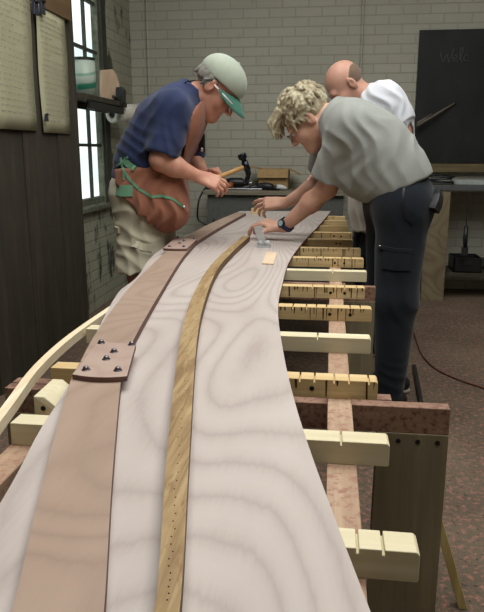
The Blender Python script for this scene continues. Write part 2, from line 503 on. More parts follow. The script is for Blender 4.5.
# ceiling with a skylight opening over the bench
SX0, SX1, SY0, SY1 = -1.3, 1.8, .1, 4.0
w = MB()
w.box((XL-.3, YF-.1, ZC), (XR+.1, SY0, ZC+.12)); w.box((XL-.3, SY1, ZC), (XR+.1, YB+.3, ZC+.12))
w.box((XL-.3, SY0, ZC), (SX0, SY1, ZC+.12)); w.box((SX1, SY0, ZC), (XR+.1, SY1, ZC+.12))
w.build('ceiling', m_dark_timber)['kind'] = 'structure'
# dark vertical boarding standing proud of the left wall
w = MB(); y = YF; k = 0
while y < 4.17:
    wd = (.148, .162, .139, .155)[k % 4]; y1 = min(y+wd, 4.18)
    w.box((-1.64, y+.002, 0), (-1.6-.003*(k % 3), y1-.002, ZC), .003); y = y1; k += 1
w.box((XL, YF, 0), (-1.638, 4.12, ZC)); w.box((XL, 4.12, 0), (-1.60, 4.18, ZC), .004)
w.build('wall_boarding', m_dark_timber)['kind'] = 'structure'
# window
wf = MB(); X0, X1 = XL-.0, XL+.0
wf.box((X0-.05, WY0, WZ0), (X0+.004, WY0+.05, WZ1)); wf.box((X0-.05, WY1-.025, WZ0), (X0+.004, WY1, WZ1))
wf.box((X0-.05, WY0, WZ0), (X0, WY1, WZ0+.05)); wf.box((X0-.05, WY0, WZ1-.05), (X0, WY1, WZ1))
win = wf.build('window_1', m_frame, bevel=.004); win['kind'] = 'structure'
mt = MB()
for z in (1.235, 1.57, 1.91, 2.25, 2.55): mt.box((X0-.036, WY0+.05, z-.011), (X0-.012, WY1-.025, z+.011))
for y in (4.36, 4.61, 4.86): mt.box((X0-.037, y-.009, WZ0+.05), (X0-.011, y+.009, WZ1-.05))
mt.build('muntins', mat_plain('muntin_dark', (58, 60, 52), .7), win)
gl = NT('window_glass', .05, .5); gl.b.inputs['Transmission Weight'].default_value = 1; gl.b.inputs['IOR'].default_value = 1.1
gl.color(tuple(lin((236, 246, 244)))); gl.bump(gl.noise(gl.coord(), 6, 2), .08)
MB().box((X0-.026, WY0+.04, WZ0+.04), (X0-.022, WY1-.02, WZ1-.04)).build('pane', gl.m, win)
sl = MB(); sl.box((XL-.0, WY0-.02, WZ0-.04), (XL+.05, WY1+.06, WZ0-.005), .006).build('sill', m_frame, win)
tr = MB(); tr.box((XL, WY1-.01, WZ0-.02), (XL+.03, WY1+.09, WZ1+.1), .006); tr.box((XL, WY1+.09, WZ0-.02), (XL+.018, WY1+.13, WZ1+.1), .004)
tr.box((XL, WY0-.02, WZ1), (XL+.03, WY1+.09, WZ1+.1), .006)
tr.build('trim_1', mat_wood('dark_casing', (74, 76, 64), (34, 35, 30), grain=(30, 30, 3), rough=.75))['kind'] = 'structure'
# conduits on the back wall
for x, r in ((at(362, 40, Y=YB-.02).x, .012), (at(148, 60, Y=YB-.02).x, .012)):
    o = MB().cyl((x, YB-r, .0), (x, YB-r, ZC), r, 10).build('trim_2', m_back, smooth=True); o['kind'] = 'structure'

# light: the open skylight and the window
def area(name, loc, size, energy, rot, col):
    l = bpy.data.lights.new(name, 'AREA'); l.shape = 'RECTANGLE'; l.size, l.size_y = size; l.energy = energy; l.color = col
    o = bpy.data.objects.new(name, l); COL.objects.link(o); o.location = loc; o.rotation_euler = rot; return o
area('skylight_daylight', ((SX0+SX1)/2, (SY0+SY1)/2, ZC-.02), (SX1-SX0-.1, SY1-SY0-.1), 128, (0, 0, 0), (1.0, .985, .955))
wd = bpy.data.worlds.new('daylight'); SC.world = wd; wd.use_nodes = True
nt = wd.node_tree; bg = nt.nodes['Background']
tc = nt.nodes.new('ShaderNodeTexCoord'); no = nt.nodes.new('ShaderNodeTexNoise'); no.inputs['Scale'].default_value = 9
rp = nt.nodes.new('ShaderNodeValToRGB'); rp.color_ramp.elements[0].color = (.55, .72, .68, 1); rp.color_ramp.elements[1].color = (1, 1, 1, 1)
rp.color_ramp.elements[0].position = .35; rp.color_ramp.elements[1].position = .55
nt.links.new(tc.outputs['Generated'], no.inputs['Vector']); nt.links.new(no.outputs['Fac'], rp.inputs['Fac']); nt.links.new(rp.outputs['Color'], bg.inputs['Color'])
bg.inputs['Strength'].default_value = 1.6
SC.view_settings.view_transform = 'Standard'; SC.view_settings.look = 'None'; SC.view_settings.gamma = 1; SC.view_settings.exposure = 0.0
SC.view_settings.use_curve_mapping = False

# ------------------------------------------------------------------ the building jig and the boat parts on it
ZB, ZP = .744, .753          # top of the crossbeams, top of the plywood
m_beam = mat_wood('pale_pine', (218, 194, 146), (188, 156, 104), grain=(2.2, 55, 55), axis='Y', knots=(150, 110, 64), stripe=.4)
m_beam_fresh = mat_wood('clean_pine', (222, 213, 184), (203, 190, 152), grain=(2.0, 45, 45), axis='Y', stripe=.35)
m_rail = mat_wood('rough_pine', (190, 164, 138), (150, 120, 96), grain=(45, 2, 45), spots=(150, 112, 94))
m_trestle = mat_wood('brown_timber', (158, 124, 104), (122, 92, 76), grain=(2, 40, 40), spots=(104, 74, 62))
m_leg = mat_wood('grey_brown_board', (142, 130, 104), (108, 98, 76), grain=(38, 38, 1.6))
m_hole = mat_plain('dark_hole', (26, 20, 18), .8)
m_stain = mat_plain('dark_resin_drip', (70, 40, 18), .6)
m_screw = mat_plain('steel_screw', (112, 108, 112), .35, .5, .9)
oc = [at(2, 406, z=.743), at(33, 366, z=.743), at(69, 334, z=.743), at(114, 303, z=.743)]
oc = [oc[0]+(oc[0]-oc[1])*1.6]+oc+[V((-.645, 2.3, .743)), V((-.66, 2.9, .743)), V((-.64, 4.0, .743)), V((-.58, 4.9, .743))]
oc = spline(oc, 8)
def left_end(y):
    best = max((p.x for p in oc if abs(p.y-y) < .12), default=-.5)
    return best+.012
ordn = ['nearest', 'second', 'third', 'fourth', 'fifth', 'sixth', 'seventh', 'eighth', 'ninth', 'tenth', 'eleventh', 'twelfth', 'thirteenth', 'fourteenth']
ends = [.117, .107, .108, .112, .133, .128, .150, .153, .153, .126, .130, .122, .118, .112]
ys = [.702, .995, 1.287, 1.602, 1.924, 2.23, 2.538, 2.852, 3.148, 3.469, 3.769, 4.10, 4.41, 4.72]
feat = {0: ([.075, .045, .018], [(-.02, .5)], 0, 'with three saw cuts across its top'),
        1: ([.03], [], 0, 'clean-faced, with a single saw cut over the rail'),
        2: ([.09, .05, .02, -.02, -.05], [(-.072, .45), (-.025, .5)], 7, 'with two dark holes and saw cuts'),
        3: ([-.02], [], 0, 'plain and unmarked, running its full length clean'),
        4: ([.1, .07, .0, -.03, -.06, -.1], [(.01, .5), (.07, .5)], 20, 'streaked with dark drips and two bolt holes'),
        5: ([.1, .06, .03, -.01, -.05], [(.012, .5), (.06, .5)], 16, 'striped with drips and two rail-side holes'),
        6: ([.02], [], 0, 'plain pale face between two streaked ones'),
        7: ([.1, .06, .03, -.02, -.05], [(.03, .5), (.07, .5)], 16, 'short saw cuts and drips along its face'),
        8: ([.1, .05, .0], [], 14, 'narrow drips of brown down its face'),
        9: ([.06], [(.04, .5), (.06, .5)], 0, 'plain face with two small holes close together'),
        10: ([.08, .03], [(.03, .5), (.07, .5)], 4, 'faint marks and two holes near its end')}
for i, (xe, y) in enumerate(zip(ends, ys)):
    cuts, holes, ndrip, what = feat.get(i, ([], [], 0, 'seen only at its far right tip'))
    x0 = left_end(y)+.012; x1 = xe; root = empty('crossbeam', (x1, y, .704))
    what = {11: 'its tip just past the reaching forearm', 12: 'mostly behind the forearm', 13: 'the last before the plywood ends'}.get(i, what)
    tag(root, '%s pale pine crossbeam from the camera, %s' % (ordn[i], what), 'crossbeam', 'pine crossbeams of the building jig')
    tilt = (.0, .004, .0, .006, -.002, .004, .0, .003, .001, .002, .0, 0, 0, 0)[i]
    top = [(x0, ZB)]
    for cx in sorted(cuts):
        top += [(cx-.0016, ZB), (cx-.0016, ZB-.007), (cx+.0016, ZB-.007), (cx+.0016, ZB)]
    top += [(x1-.004, ZB), (x1, ZB-.004), (x1, .706), (x1-.002, .704), (x0, .704)]
    MB().extr([(px_, y, z) for px_, z in top], (0, .042, 0)).build('beam', m_beam_fresh if i in (0, 1, 3, 6) else m_beam, root, bevel=.0012)
    for hx, hz in holes:
        MB().cyl((hx, y-.0008, .704+.04*hz), (hx, y+.002, .704+.04*hz), .0052, 12).build('bolt_hole', m_hole, root)
    if ndrip:
        rr = random.Random(i)
        for k in range(ndrip):
            dx = -.14+.27*(k+rr.uniform(.1, .9))/ndrip
            if dx > x1-.006: continue
            L = rr.choice((.012, .02, .036, .038)); wv = rr.uniform(.0012, .0028)
            d = MB(); d.extr([(dx-wv, y-.0007, ZB-.001), (dx+wv, y-.0007, ZB-.001), (dx+wv*.8+rr.uniform(-.002, .002), y-.0007, ZB-L), (dx-wv*.4, y-.0007, ZB-L)], (0, .001, 0))
            d.build('resin_drip', m_stain, root)
for xa, xb, nm in ((.008, .056, 'long rough pine rail under the right ends of the crossbeams'), (-.535, -.485, 'long rough pine rail under the left ends of the crossbeams')):
    r = MB(); r.extr([(xa, .35, .66), (xb, .35, .66), (xb, .35, .704), (xa, .35, .704)], (0, 4.75, 0))
    tag(r.build('rail', m_rail, bevel=.002), nm, 'rail', None)
# trestles
def trestle(y, label, half=.505, legw=.152):
    cx = -.235; root = empty('trestle', (cx, y, 0), label, 'trestle', 'trestles under the building jig')
    c = MB(); c.box((cx-half, y, .600), (cx+half, y+.034, .66), .002); c.box((cx-half, y+.040, .600), (cx+half-.12, y+.075, .66), .002)
    c.build('crosspiece', m_trestle, root)
    for sx in (-1, 1):
        xa = cx+sx*half; xb = xa-sx*legw; lo, hi = min(xa, xb), max(xa, xb)
        l = MB(); l.extr([(lo, y-.002, .6), (hi, y-.002, .6), (hi+.004*0, y-.002, 0), (lo-.006, y-.002, 0)], (0, .036, 0))
        leg = l.build('leg', m_leg, root, bevel=.002)
        for k in range(3):
            X = lo+legw*(.30+.275*k)
            MB().cyl((X, y-.0035, .582), (X, y-.0005, .582), .0055, 12).build('screw', m_hole, leg)
    return root
trestle(1.37, 'nearest trestle, brown crosspiece on a wide grey-brown leg with three screws')
trestle(2.66, 'middle trestle, its board leg beside the dark trousers', half=.43)
trestle(4.3, 'farthest trestle, under the far end of the plywood', half=.43)
b = MB(); b.extr([(.262, 1.60, .36), (.285, 1.60, .36), (.40, 1.60, 0), (.376, 1.60, 0)], (0, .03, 0))
tag(b.build('brace_stick', mat_wood('yellow_stick', (196, 178, 120), (160, 138, 86), grain=(30, 30, 2)), bevel=.002), 'thin pale stick slanting to the floor behind the nearest trestle leg', 'stick')
for yy, xx, rz in ((1.12, -.548, .25),):
    rt = empty('cleat_block', (xx, yy, .704), 'small pale wedge block with a screw hole on the left rail', 'block')
    MB().extr([(xx, yy, .704), (xx+.07, yy-.01, .704), (xx+.07, yy-.01, .712), (xx+.022, yy, .744), (xx, yy, .744)], (-.004, .10, 0)).build('wedge', m_beam_fresh, rt, bevel=.002)
    MB().cyl((xx+.02, yy-.0045, .722), (xx+.02, yy-.002, .722), .005, 10).build('screw_hole', m_hole, rt)
# curved pale strip along the left ends
sm = MB(); vs = []
n = len(oc); P = []
for i, p in enumerate(oc):
    t = (oc[min(i+1, n-1)]-oc[max(i-1, 0)]); t.z = 0; t.normalize(); s_ = V((t.y, -t.x, 0))
    P.append((p, p+s_*.018))
vs = [q for a, b in P for q in (a, b, b-V((0, 0, .022)), a-V((0, 0, .022)))]
fs = [[i*4+k, i*4+(k+1) % 4, (i+1)*4+(k+1) % 4, (i+1)*4+k] for i in range(n-1) for k in range(4)]+[[0, 1, 2, 3], [(n-1)*4+k for k in (3, 2, 1, 0)]]
sm._add(vs, fs)
tag(sm.build('curved_strip', mat_wood('pale_strip', (236, 226, 200), (214, 190, 150), grain=(60, 2, 60), stripe=.35)), 'long pale curved wooden strip bent along the left ends of the crossbeams', 'strip')

# the big curved plywood panel
m_panel = m_plywood('plywood_grey_pink', (190, 179, 172), (178, 166, 159), (134, 118, 110), sx=2.4, sy=.42, freq=44, off=(7.3, 1.9, 2), amt=.4)
R_ = spline([V((.085, .42, 0))]+[at(x, y, z=ZP) for x, y in [(370, 610), (345, 545), (310, 450), (293, 395), (283, 350), (278, 310), (282, 285), (290, 260), (305, 240), (322, 222), (331, 211)]], 8)
L_ = spline([V((-.36, .42, 0))]+[at(x, y, z=ZP) for x, y in [(8, 490), (40, 430), (70, 383), (95, 335), (118, 293), (137, 277), (168, 245), (240, 211)]], 8)
pan = MB()
nn = 90
def samp(line, t):
    d = [0]
    for a, b in zip(line, line[1:]): d.append(d[-1]+(b.xy-a.xy).length)
    s = t*d[-1]
    for i in range(len(d)-1):
        if s <= d[i+1]+1e-9:
            k = (s-d[i])/max(d[i+1]-d[i], 1e-9); return line[i].lerp(line[i+1], k)
    return line[-1]
vs = []; fs = []
for i in range(nn+1):
    a, b = samp(L_, i/nn), samp(R_, i/nn)
    vs += [V((a.x, a.y, ZP)), V((b.x, b.y, ZP)), V((b.x, b.y, ZB)), V((a.x, a.y, ZB))]
fs = [[i*4+k, i*4+(k+1) % 4, (i+1)*4+(k+1) % 4, (i+1)*4+k] for i in range(nn) for k in range(4)]+[[0, 1, 2, 3], [nn*4+k for k in (3, 2, 1, 0)]]
pan._add(vs, fs)
panel = pan.build('plywood_panel', m_panel)
tag(panel, 'long curved greyish plywood panel with looping grain lying over all the crossbeams', 'panel')
edge = NT('plywood_edge', .7, .2); edge.color(lin((128, 84, 76)))
panel.data.materials.append(edge.m)
for p in panel.data.polygons:
    if abs(p.normal.z) < .5: p.material_index = 1

# the two lap planks along the left of the panel, and the butt straps joining them
m_plank = m_plywood('plank_brown', (166, 143, 126), (152, 129, 113), (116, 93, 80), sx=2.2, sy=1.8, freq=22, off=(4, 2, 0), amt=.3)
m_plank_edge = mat_plain('plank_edge', (104, 76, 66), .7)
def plank(name, left, right, z0, z1, mat, label, cat, ext=None):
    L = [at(x, y, z=z1) for x, y in left]; R = [at(x, y, z=z1) for x, y in right]
    if ext:
        L = [V((*ext[0], z1))]+L; R = [V((*ext[1], z1))]+R
    L = spline(L, 6); R = spline(R, 6); m = MB(); k = 40; vs = []
    for i in range(k+1):
        a, b = samp(L, i/k), samp(R, i/k)
        vs += [V((a.x, a.y, z1)), V((b.x, b.y, z1)), V((b.x, b.y, z0)), V((a.x, a.y, z0))]
    m._add(vs, [[i*4+q, i*4+(q+1) % 4, (i+1)*4+(q+1) % 4, (i+1)*4+q] for i in range(k) for q in range(4)]+[[0, 1, 2, 3], [k*4+q for q in (3, 2, 1, 0)]])
    o = m.build(name, mat); o.data.materials.append(m_plank_edge)
    for p in o.data.polygons:
        if abs(p.normal.z) < .5: p.material_index = 1
    return tag(o, label, cat)
Z1 = ZP+.019
plank('side_plank', [(12, 610), (40, 492), (68, 388), (80, 362)], [(104, 610), (112, 480), (120, 388), (124, 362)], ZP, Z1, m_plank,
      'near brown plank running from the camera to the first bolted joint', 'plank', ext=((-.262, .40), (-.17, .40)))
plank('side_plank', [(80.4, 361.5), (98, 330), (130, 287), (160, 257), (178, 242)], [(124.2, 361.5), (136, 335), (160, 293), (182, 258), (196, 242)], ZP, Z1, m_plank,
      'middle brown plank between the two bolted joints', 'plank')
plank('side_plank', [(178.4, 241.5), (205, 226), (236, 212.5)], [(196.4, 241.5), (222, 226), (246, 213)], ZP, Z1, m_plank,
      'far brown plank running from the second joint to the end of the panel', 'plank')
m_strap = m_plywood('strap_brown', (176, 154, 140), (162, 138, 126), (150, 122, 112), sx=6, sy=3, freq=6, off=(2, 7, 0), amt=.4)
def strap(c4, label, z0=Z1, z1=Z1+.011, bolts=((.12, .06), (.9, .04), (.55, .32), (.47, .56), (.2, .88), (.8, .86))):
    q = [at(x, y, z=z1) for x, y in c4]            # near-left, near-right, far-right, far-left
    root = empty('butt_strap', (sum((p.x for p in q))/4, sum((p.y for p in q))/4, z0), label, 'joint plate', 'bolted joint plates on the brown planks')
    pts = []
    for k in range(9):
        t = k/8; p = q[0].lerp(q[1], t); nrm = (q[0]-q[3]).normalized(); pts.append(p+nrm*.012*(1-(2*t-1)**2))
    pts += [q[2], q[3]]
    m = MB(); m.extr([V((p.x, p.y, z0)) for p in pts], (0, 0, z1-z0))
    o = m.build('plate', m_strap, root, bevel=.0015); o.data.materials.append(m_plank_edge)
    for p in o.data.polygons:
        if abs(p.normal.z) < .5: p.material_index = 1
    for u, w_ in bolts:
        p = (q[3].lerp(q[2], u)).lerp(q[0].lerp(q[1], u), w_)
        b = MB(); b.cyl((p.x, p.y, z1), (p.x, p.y, z1+.0012), .0085, 16); b.tube([(p.x, p.y, z1+.001), (p.x, p.y, z1+.004), (p.x, p.y, z1+.0065), (p.x, p.y, z1+.0085)], [.0062, .0062, .005, .0018], 12)
        b.build('bolt', m_screw, root, True)
strap([(72, 374), (127, 376), (136, 344), (98, 341)], 'nearer joint plate with six bolts on the brown planks')
strap([(163, 248), (187, 248.5), (197, 239), (176, 237)], 'farther joint plate with bolts, beside the orange apron')
# the golden batten
bl = [(155, 610), (167, 450), (180, 340), (191, 300), (207, 270), (224, 252), (243, 236)]; br = [(180, 610), (189.5, 450), (197, 340), (205, 300), (217, 270), (232, 252), (250, 236)]
m_bat = NT('golden_fir', .65, .25)
v = m_bat.coord((55, 5, 55)); a = m_bat.noise(v, 1, 5, .6, 1.2); bl2 = m_bat.noise(m_bat.coord((90, 26, 90)), 1, 3, .6)
c = m_bat.ramp(a, [(.32, lin((124, 98, 66))), (.5, lin((152, 126, 88))), (.68, lin((172, 148, 110)))])
c = m_bat.mix(m_bat.ramp(bl2, [(.58, (0, 0, 0)), (.68, (.5, .5, .5))]), c, lin((116, 84, 54))); m_bat.color(c); m_bat.bump(a, .2, .001)
mb_root = plank('batten', bl, br, ZP, ZP+.026, m_bat.m, 'narrow golden fir batten with nail holes bent along the middle of the panel', 'batten', ext=((-.145, .40), (-.115, .40)))
mb_root.data.materials[1] = mat_wood('batten_side_shade', (120, 92, 60), (84, 62, 40), grain=(30, 3, 30))  # same fir, sides coloured darker: their shade is painted into the wood
rr = random.Random(3)
for k in range(34):
    y = 600-6.5*k-k*k*.06
    t = (610-y)/374; 
    def xi(tab):
        for (x0, y0), (x1, y1) in zip(tab, tab[1:]):
            if y1 <= y <= y0: return x0+(x1-x0)*(y0-y)/(y0-y1)
        return tab[-1][0]
    x = xi(bl)*.5+xi(br)*.5+rr.uniform(-2, 2)
    p = at(x, y, z=ZP+.026); MB().cyl(p, p+V((0, 0, .0005)), .0009, 8).build('nail_hole', m_hole, mb_root)

# ------------------------------------------------------------------ people
HS = 1.10
skin_a = mat_skin('skin_ruddy', (186, 128, 106), (206, 156, 134))
skin_b = mat_skin('skin_fair', (194, 146, 122), (208, 164, 142))
skin_c = mat_skin('skin_tan', (178, 132, 112), (194, 148, 128))
m_navy = mat_cloth('navy_cotton', (41, 50, 80))
m_khaki = mat_cloth('khaki_canvas', (196, 188, 164), .1)
m_rust = mat_cloth('rust_canvas', (140, 92, 72), .14)
m_green = mat_cloth('green_webbing', (96, 138, 108), .12)
m_grey = mat_cloth('grey_green_jersey', (142, 144, 138), .08)
m_trouser = mat_cloth('dark_navy_twill', (27, 32, 38), .2)
m_white = mat_cloth('white_jersey', (214, 216, 222), .05)
m_apron2 = mat_cloth('pale_canvas', (184, 178, 168), .08)
m_shoe = mat_plain('black_leather', (30, 28, 28), .5); m_sole = mat_plain('pale_rubber', (150, 142, 128), .7)
m_hairg = mat_cloth('grey_hair', (120, 116, 108), .25); m_hairb = None
m_steel = mat_plain('bright_steel', (190, 190, 195), .25, .5, 1)
m_black = mat_plain('black_plastic', (24, 24, 26), .4)
def torso(F, hipL, hipR, pel, waist, chest, neck, shL, shR, fwd, girth=1., k=.06):
    fwd = V(fwd).normalized()
    F.cap(hipL, hipR, .105*girth, .105*girth, k)
    F.cap(pel-V((0, .05, 0)), pel+V((0, .05, 0)), .115*girth, .115*girth, k)
    side = (V(shR)-V(shL)).normalized()
    F.cap(waist-side*.055, waist+side*.055, .112*girth, .112*girth, k+.04)
    F.cap(mixv(waist, chest, .5)-side*.065, mixv(waist, chest, .5)+side*.065, .118*girth, .118*girth, k+.04)
    F.cap(chest-side*.075, chest+side*.075, .118*girth, .118*girth, k+.03)
    F.cap(shL, shR, .062, .062, k)
    F.cap(mixv(chest, neck, .5)-side*.05, mixv(chest, neck, .5)+side*.05, .09, .09, k)
def cutend(a, b):
    return ((b, (V(b)-V(a)).normalized()),)
# ================= the man in the navy shirt and rust apron =================
def man_apron():
    Yn, Ym, Yf = 3.06, 3.2, 3.36
    root = empty('person', (at(150, 200, Y=Ym).x, Ym, 0), 'person in cap, navy T-shirt, rust apron and khaki shorts, bending with a hammer', 'person')
    hipN, hipF = at(143, 207, Y=3.12), at(148, 205, Y=3.30)
    pel = at(143, 190, Y=Ym); waist = at(147, 163, Y=Ym); chest = at(168, 122, Y=Ym); neck = at(193, 93, Y=Ym+.01)
    shN, shF = at(172, 110, Y=3.04), at(186, 108, Y=3.38)
    elN, wrN = at(160, 160, Y=2.98), at(197, 176, Y=3.07)
    elF, wrF = at(190, 160, Y=3.46), at(206, 176, Y=3.30)
    knN, knF = at(140, 272, Y=3.08), at(158, 270, Y=3.30)
    anN, anF = V((knN.x-.05, 3.10, .09)), V((knF.x-.03, 3.34, .09))
    hp = math.radians(47); hc = at(216, 87, Y=Ym+.01); hf = V((math.cos(hp), .05, -math.sin(hp))); hu = V((math.sin(hp), 0, math.cos(hp)))
    F = Field()
    torso(F, hipN, hipF, pel, waist, chest, neck, shN, shF, (1, 0, 0), 1.0)
    for h_, k_, a_ in ((hipN, knN, anN), (hipF, knF, anF)):
        F.cap(h_, k_, .088, .058, .04); F.cap(k_, mixv(k_, a_, .3), .057, .057, .03); F.cap(mixv(k_, a_, .3), a_, .056, .036, .03)
        F.cap(a_-V((.03, 0, .03)), a_+V((.15, 0, -.055)), .038, .026, .03)
    for s_, e_, w_ in ((shN, elN, wrN), (shF, elF, wrF)):
        F.cap(s_, e_, .054, .044, .04); F.cap(e_, mixv(e_, w_, .35), .045, .046, .03); F.cap(mixv(e_, w_, .35), w_, .045, .029, .03)
    P, (r, f, u) = head_prims(F, hc, hf, hu, HS)
    F.cap(neck-V((.03, 0, .03)), P(0, -.02, -.05), .064, .058, .04)
    # the near hand cups over the far one, which grips the hammer handle
    curl = [(.35, .5, .35), (.45, .55, .4), (.55, .6, .4), (.65, .65, .4)]
    hand_prims(F, wrN, V((.80, .22, -.30)), V((.25, -.75, .6)), 1, curl, .19, thumb=(.4, .2), s=1.05)
    hand_prims(F, wrF, V((.6, -.3, .08)), V((.1, .8, .55)), -1, [(.9, 1.1, .6)]*4, .175, thumb=(.3, .3))
    body = fieldobj('body', F, skin_a, root, .005)
    eyes(P, body, HS)
    # navy T-shirt
    S = Field()
    side = (shF-shN).normalized()
    hem = at(138, 180, Y=Ym); ax = (chest-hem).normalized()
    hc_ = ((at(140, 186, Y=Ym), V((-.1, 0, -1))),)
    S.cap(pel-side*.06, pel+side*.06, .136, .136, .05, cut=hc_)
    S.cap(waist-side*.06, waist+side*.06, .138, .138, .08, cut=hc_)
    m_ = mixv(waist, chest, .5); S.cap(m_-side*.07, m_+side*.07, .138, .138, .08)
    S.cap(chest-side*.08, chest+side*.08, .136, .136, .08)
    S.cap(shN, shF, .080, .080, .06); S.cap(mixv(chest, neck, .5)-side*.05, mixv(chest, neck, .5)+side*.05, .106, .106, .05)
    S.cap(mixv(chest, neck, .7), neck, .095, .078, .04, cut=((neck+(neck-chest).normalized()*.025, neck-chest),))
    for s_, e_ in ((shN, elN), (shF, elF)):
        hm = mixv(s_, e_, .93); S.cap(s_, mixv(s_, e_, 1.2), .080, .084, .04, cut=cutend(s_, hm))
    S.cap(neck-V((.0, 0, .0)), P(0, -.02, -.05), .070, .066, .0, 's')
    for s_, e_ in ((shN, elN), (shF, elF)):
        S.cap(mixv(s_, e_, .8), mixv(s_, e_, 1.3), .060, .066, .0, 's')
    S.disp = folds([(at(165, 130, Y=3.0), .2, (1, 0, -.55), 50, .006), (at(135, 150, Y=3.1), .2, (.4, 0, 1), 55, .008), (at(180, 150, Y=3.0), .12, (1, 0, .1), 80, .009)], 1)
    shirt = fieldobj('t_shirt', S, m_navy, root, .006)
    # shorts
    H = Field()
    wc = ((at(140, 176, Y=Ym), V((.05, 0, 1))),)
    H.cap(hipN, hipF, .130, .130, .05, cut=wc); H.cap(pel-V((.01, .07, 0)), pel+V((-.01, .07, 0)), .134, .134, .06, cut=wc)
    for h_, k_ in ((hipN, knN), (hipF, knF)):
        H.cap(h_, mixv(h_, k_, 1.2), .128, .112, .05, cut=((mixv(h_, k_, .985), V((.02, 0, -1))),)+wc)
        H.cap(mixv(h_, k_, .8), mixv(h_, k_, 1.4), .094, .096, 0, 's')
    H.disp = folds([(at(125, 235, Y=3.0), .2, (.3, 0, 1), 48, .010), (at(145, 258, Y=3.0), .2, (1, 0, .4), 40, .010)], 2)
    shorts = fieldobj('shorts', H, m_khaki, root, .006)
    # apron: waist skirt and bib
    A = Field()
    low = at(146, 216, Y=3.05); low2 = at(170, 238, Y=3.05); dn = V((low2.z-low.z, 0, -(low2.x-low.x)))
    if dn.z > 0: dn = -dn
    dn = V((-.75, 0, -.66))
    top_ = at(150, 168, Y=3.05)
    cuts = ((at(158, 226, Y=3.05), dn), (top_, V((-.12, 0, 1))), (at(119, 180, Y=3.05), V((-1, 0, .1))), (at(180, 237, Y=3.0), V((.15, 0, -1))))
    A.cap(waist-side*.06+V((.01, 0, 0)), waist+side*.06+V((.01, 0, 0)), .158, .158, .05, cut=cuts)
    A.cap(pel-V((.0, .07, 0)), pel+V((0, .07, 0)), .158, .158, .05, cut=cuts)
    A.cap(hipN+V((.015, -.02, -.01)), hipF+V((.015, .02, -.01)), .150, .150, .06, cut=cuts)
    A.cap(at(164, 196, Y=3.10), at(166, 196, Y=3.30), .112, .112, .08, cut=cuts)
    A.cap(at(172, 213, Y=3.07), at(174, 213, Y=3.26), .068, .064, .08, cut=cuts)
    bl_ = at(206, 100, Y=Ym); bl2_ = at(193, 160, Y=Ym); bn = V((-(bl_.z-bl2_.z), 0, (bl_.x-bl2_.x)))
    if bn.x > 0: bn = -bn
    bc = ((bl_, bn), (at(204, 103, Y=Ym), V((.2, 0, 1))))
    m2 = mixv(waist, chest, .5)
    for c_, rr_ in ((waist, .160), (m2, .160), (chest, .158), (mixv(chest, neck, .5), .125)):
        A.cap(c_-side*.065, c_+side*.065, rr_, rr_, .08, cut=bc)
    A.disp = folds([(at(150, 205, Y=3.0), .16, (1, 0, -.35), 44, .018), (at(176, 215, Y=3.0), .10, (1, 0, .2), 60, .014)], 3)
    apron = fieldobj('apron', A, m_rust, root, .006)
    bv = bvh_of(apron, shorts, shirt); bva = bvh_of(apron)
    def strapm(pix, w, name, mat, par, th=.004, bvx=None, nseg=6):
        Pn, Nn = on_surface(bvx or bv, dense(pix, nseg))
        if len(Pn) < 2: return None
        m = MB(); m.ribbon(Pn, Nn, w, th); return m.build(name, mat, par, False)
    strapm([(123, 170), (130, 180), (140, 190), (152, 197), (163, 196), (172, 199), (184, 207)], .012, 'green_trim', m_green, apron)
    strapm([(117, 190), (124, 191), (133, 191)], .052, 'green_waist_tab', m_green, apron, .006)
    strapm([(121, 158), (122, 165), (124, 172), (124, 180)], .010, 'apron_tie', m_green, apron, .005)
    strapm([(124, 160), (129, 165), (135, 169)], .028, 'apron_tie', m_green, apron, .006)
    strapm([(117, 166), (122, 163), (128, 157)], .010, 'apron_tie', m_green, apron, .006)
    tp = at(204, 146, Y=3.08)
    Pn, Nn = on_surface(bva, [(201, 140), (201, 152)])
    if Pn:
        m = MB(); m.box(Pn[0]-V((.012, .012, .06)), Pn[0]+V((.02, .012, .03)), .006); m.build('tool_pouch', m_black, apron)
        m = MB(); m.ball(Pn[0]+V((.005, -.014, -.045)), .012); m.build('rivet', m_steel, apron, True)
    Pn, Nn = on_surface(bva, [(184, 207)])
    if Pn: MB().ball(Pn[0], .008).build('rivet', m_steel, apron, True)
    bs = bvh_of(shorts)
    strapm([(113, 227), (120, 230)], .03, 'pocket_flap', m_khaki, shorts, .012, bs)
    strapm([(132, 243), (142, 247), (152, 248)], .035, 'pocket_flap', m_khaki, shorts, .007, bs)
    strapm([(110, 205), (112, 218)], .07, 'cargo_pocket', m_khaki, shorts, .02, bs)
    # cap
    Rm = np.array([[r[i], f[i], u[i]] for i in range(3)])
    C = Field(); bot = P(0, .03, .050)
    tl = (u*1.0-f*.10).normalized()
    C.ell(P(0, -.002, .048), (.088*HS, .112*HS, .088*HS), Rm, .01, cut=((P(0, .0, .030), -tl),))
    C.ell(P(0, -.002, .040), (.081*HS, .105*HS, .078*HS), Rm, 0, 's')
    cap = fieldobj('cap', C, mat_cloth('faded_cap_cotton', (160, 167, 152), .1), root, .004)
    m = MB(); vs = []; fs = []; K = 14; ROW = 5
    for lay in (0, 1):
        for j in range(ROW+1):
            for i in range(K+1):
                a = math.radians(-78+156*i/K); q = j/ROW
                rx = .088; xx = rx*math.sin(a); y0 = .100*math.cos(a); y1 = y0+.080*(math.cos(a)**.6 if math.cos(a) > 0 else 0)
                yy = y0+(y1-y0)*q; zz = .040-.35*(yy-.03)*q*.55-.55*xx*xx/.088*.6-.010*q
                vs.append(P(xx, yy, zz-.004*lay))
    W = K+1; off = W*(ROW+1)
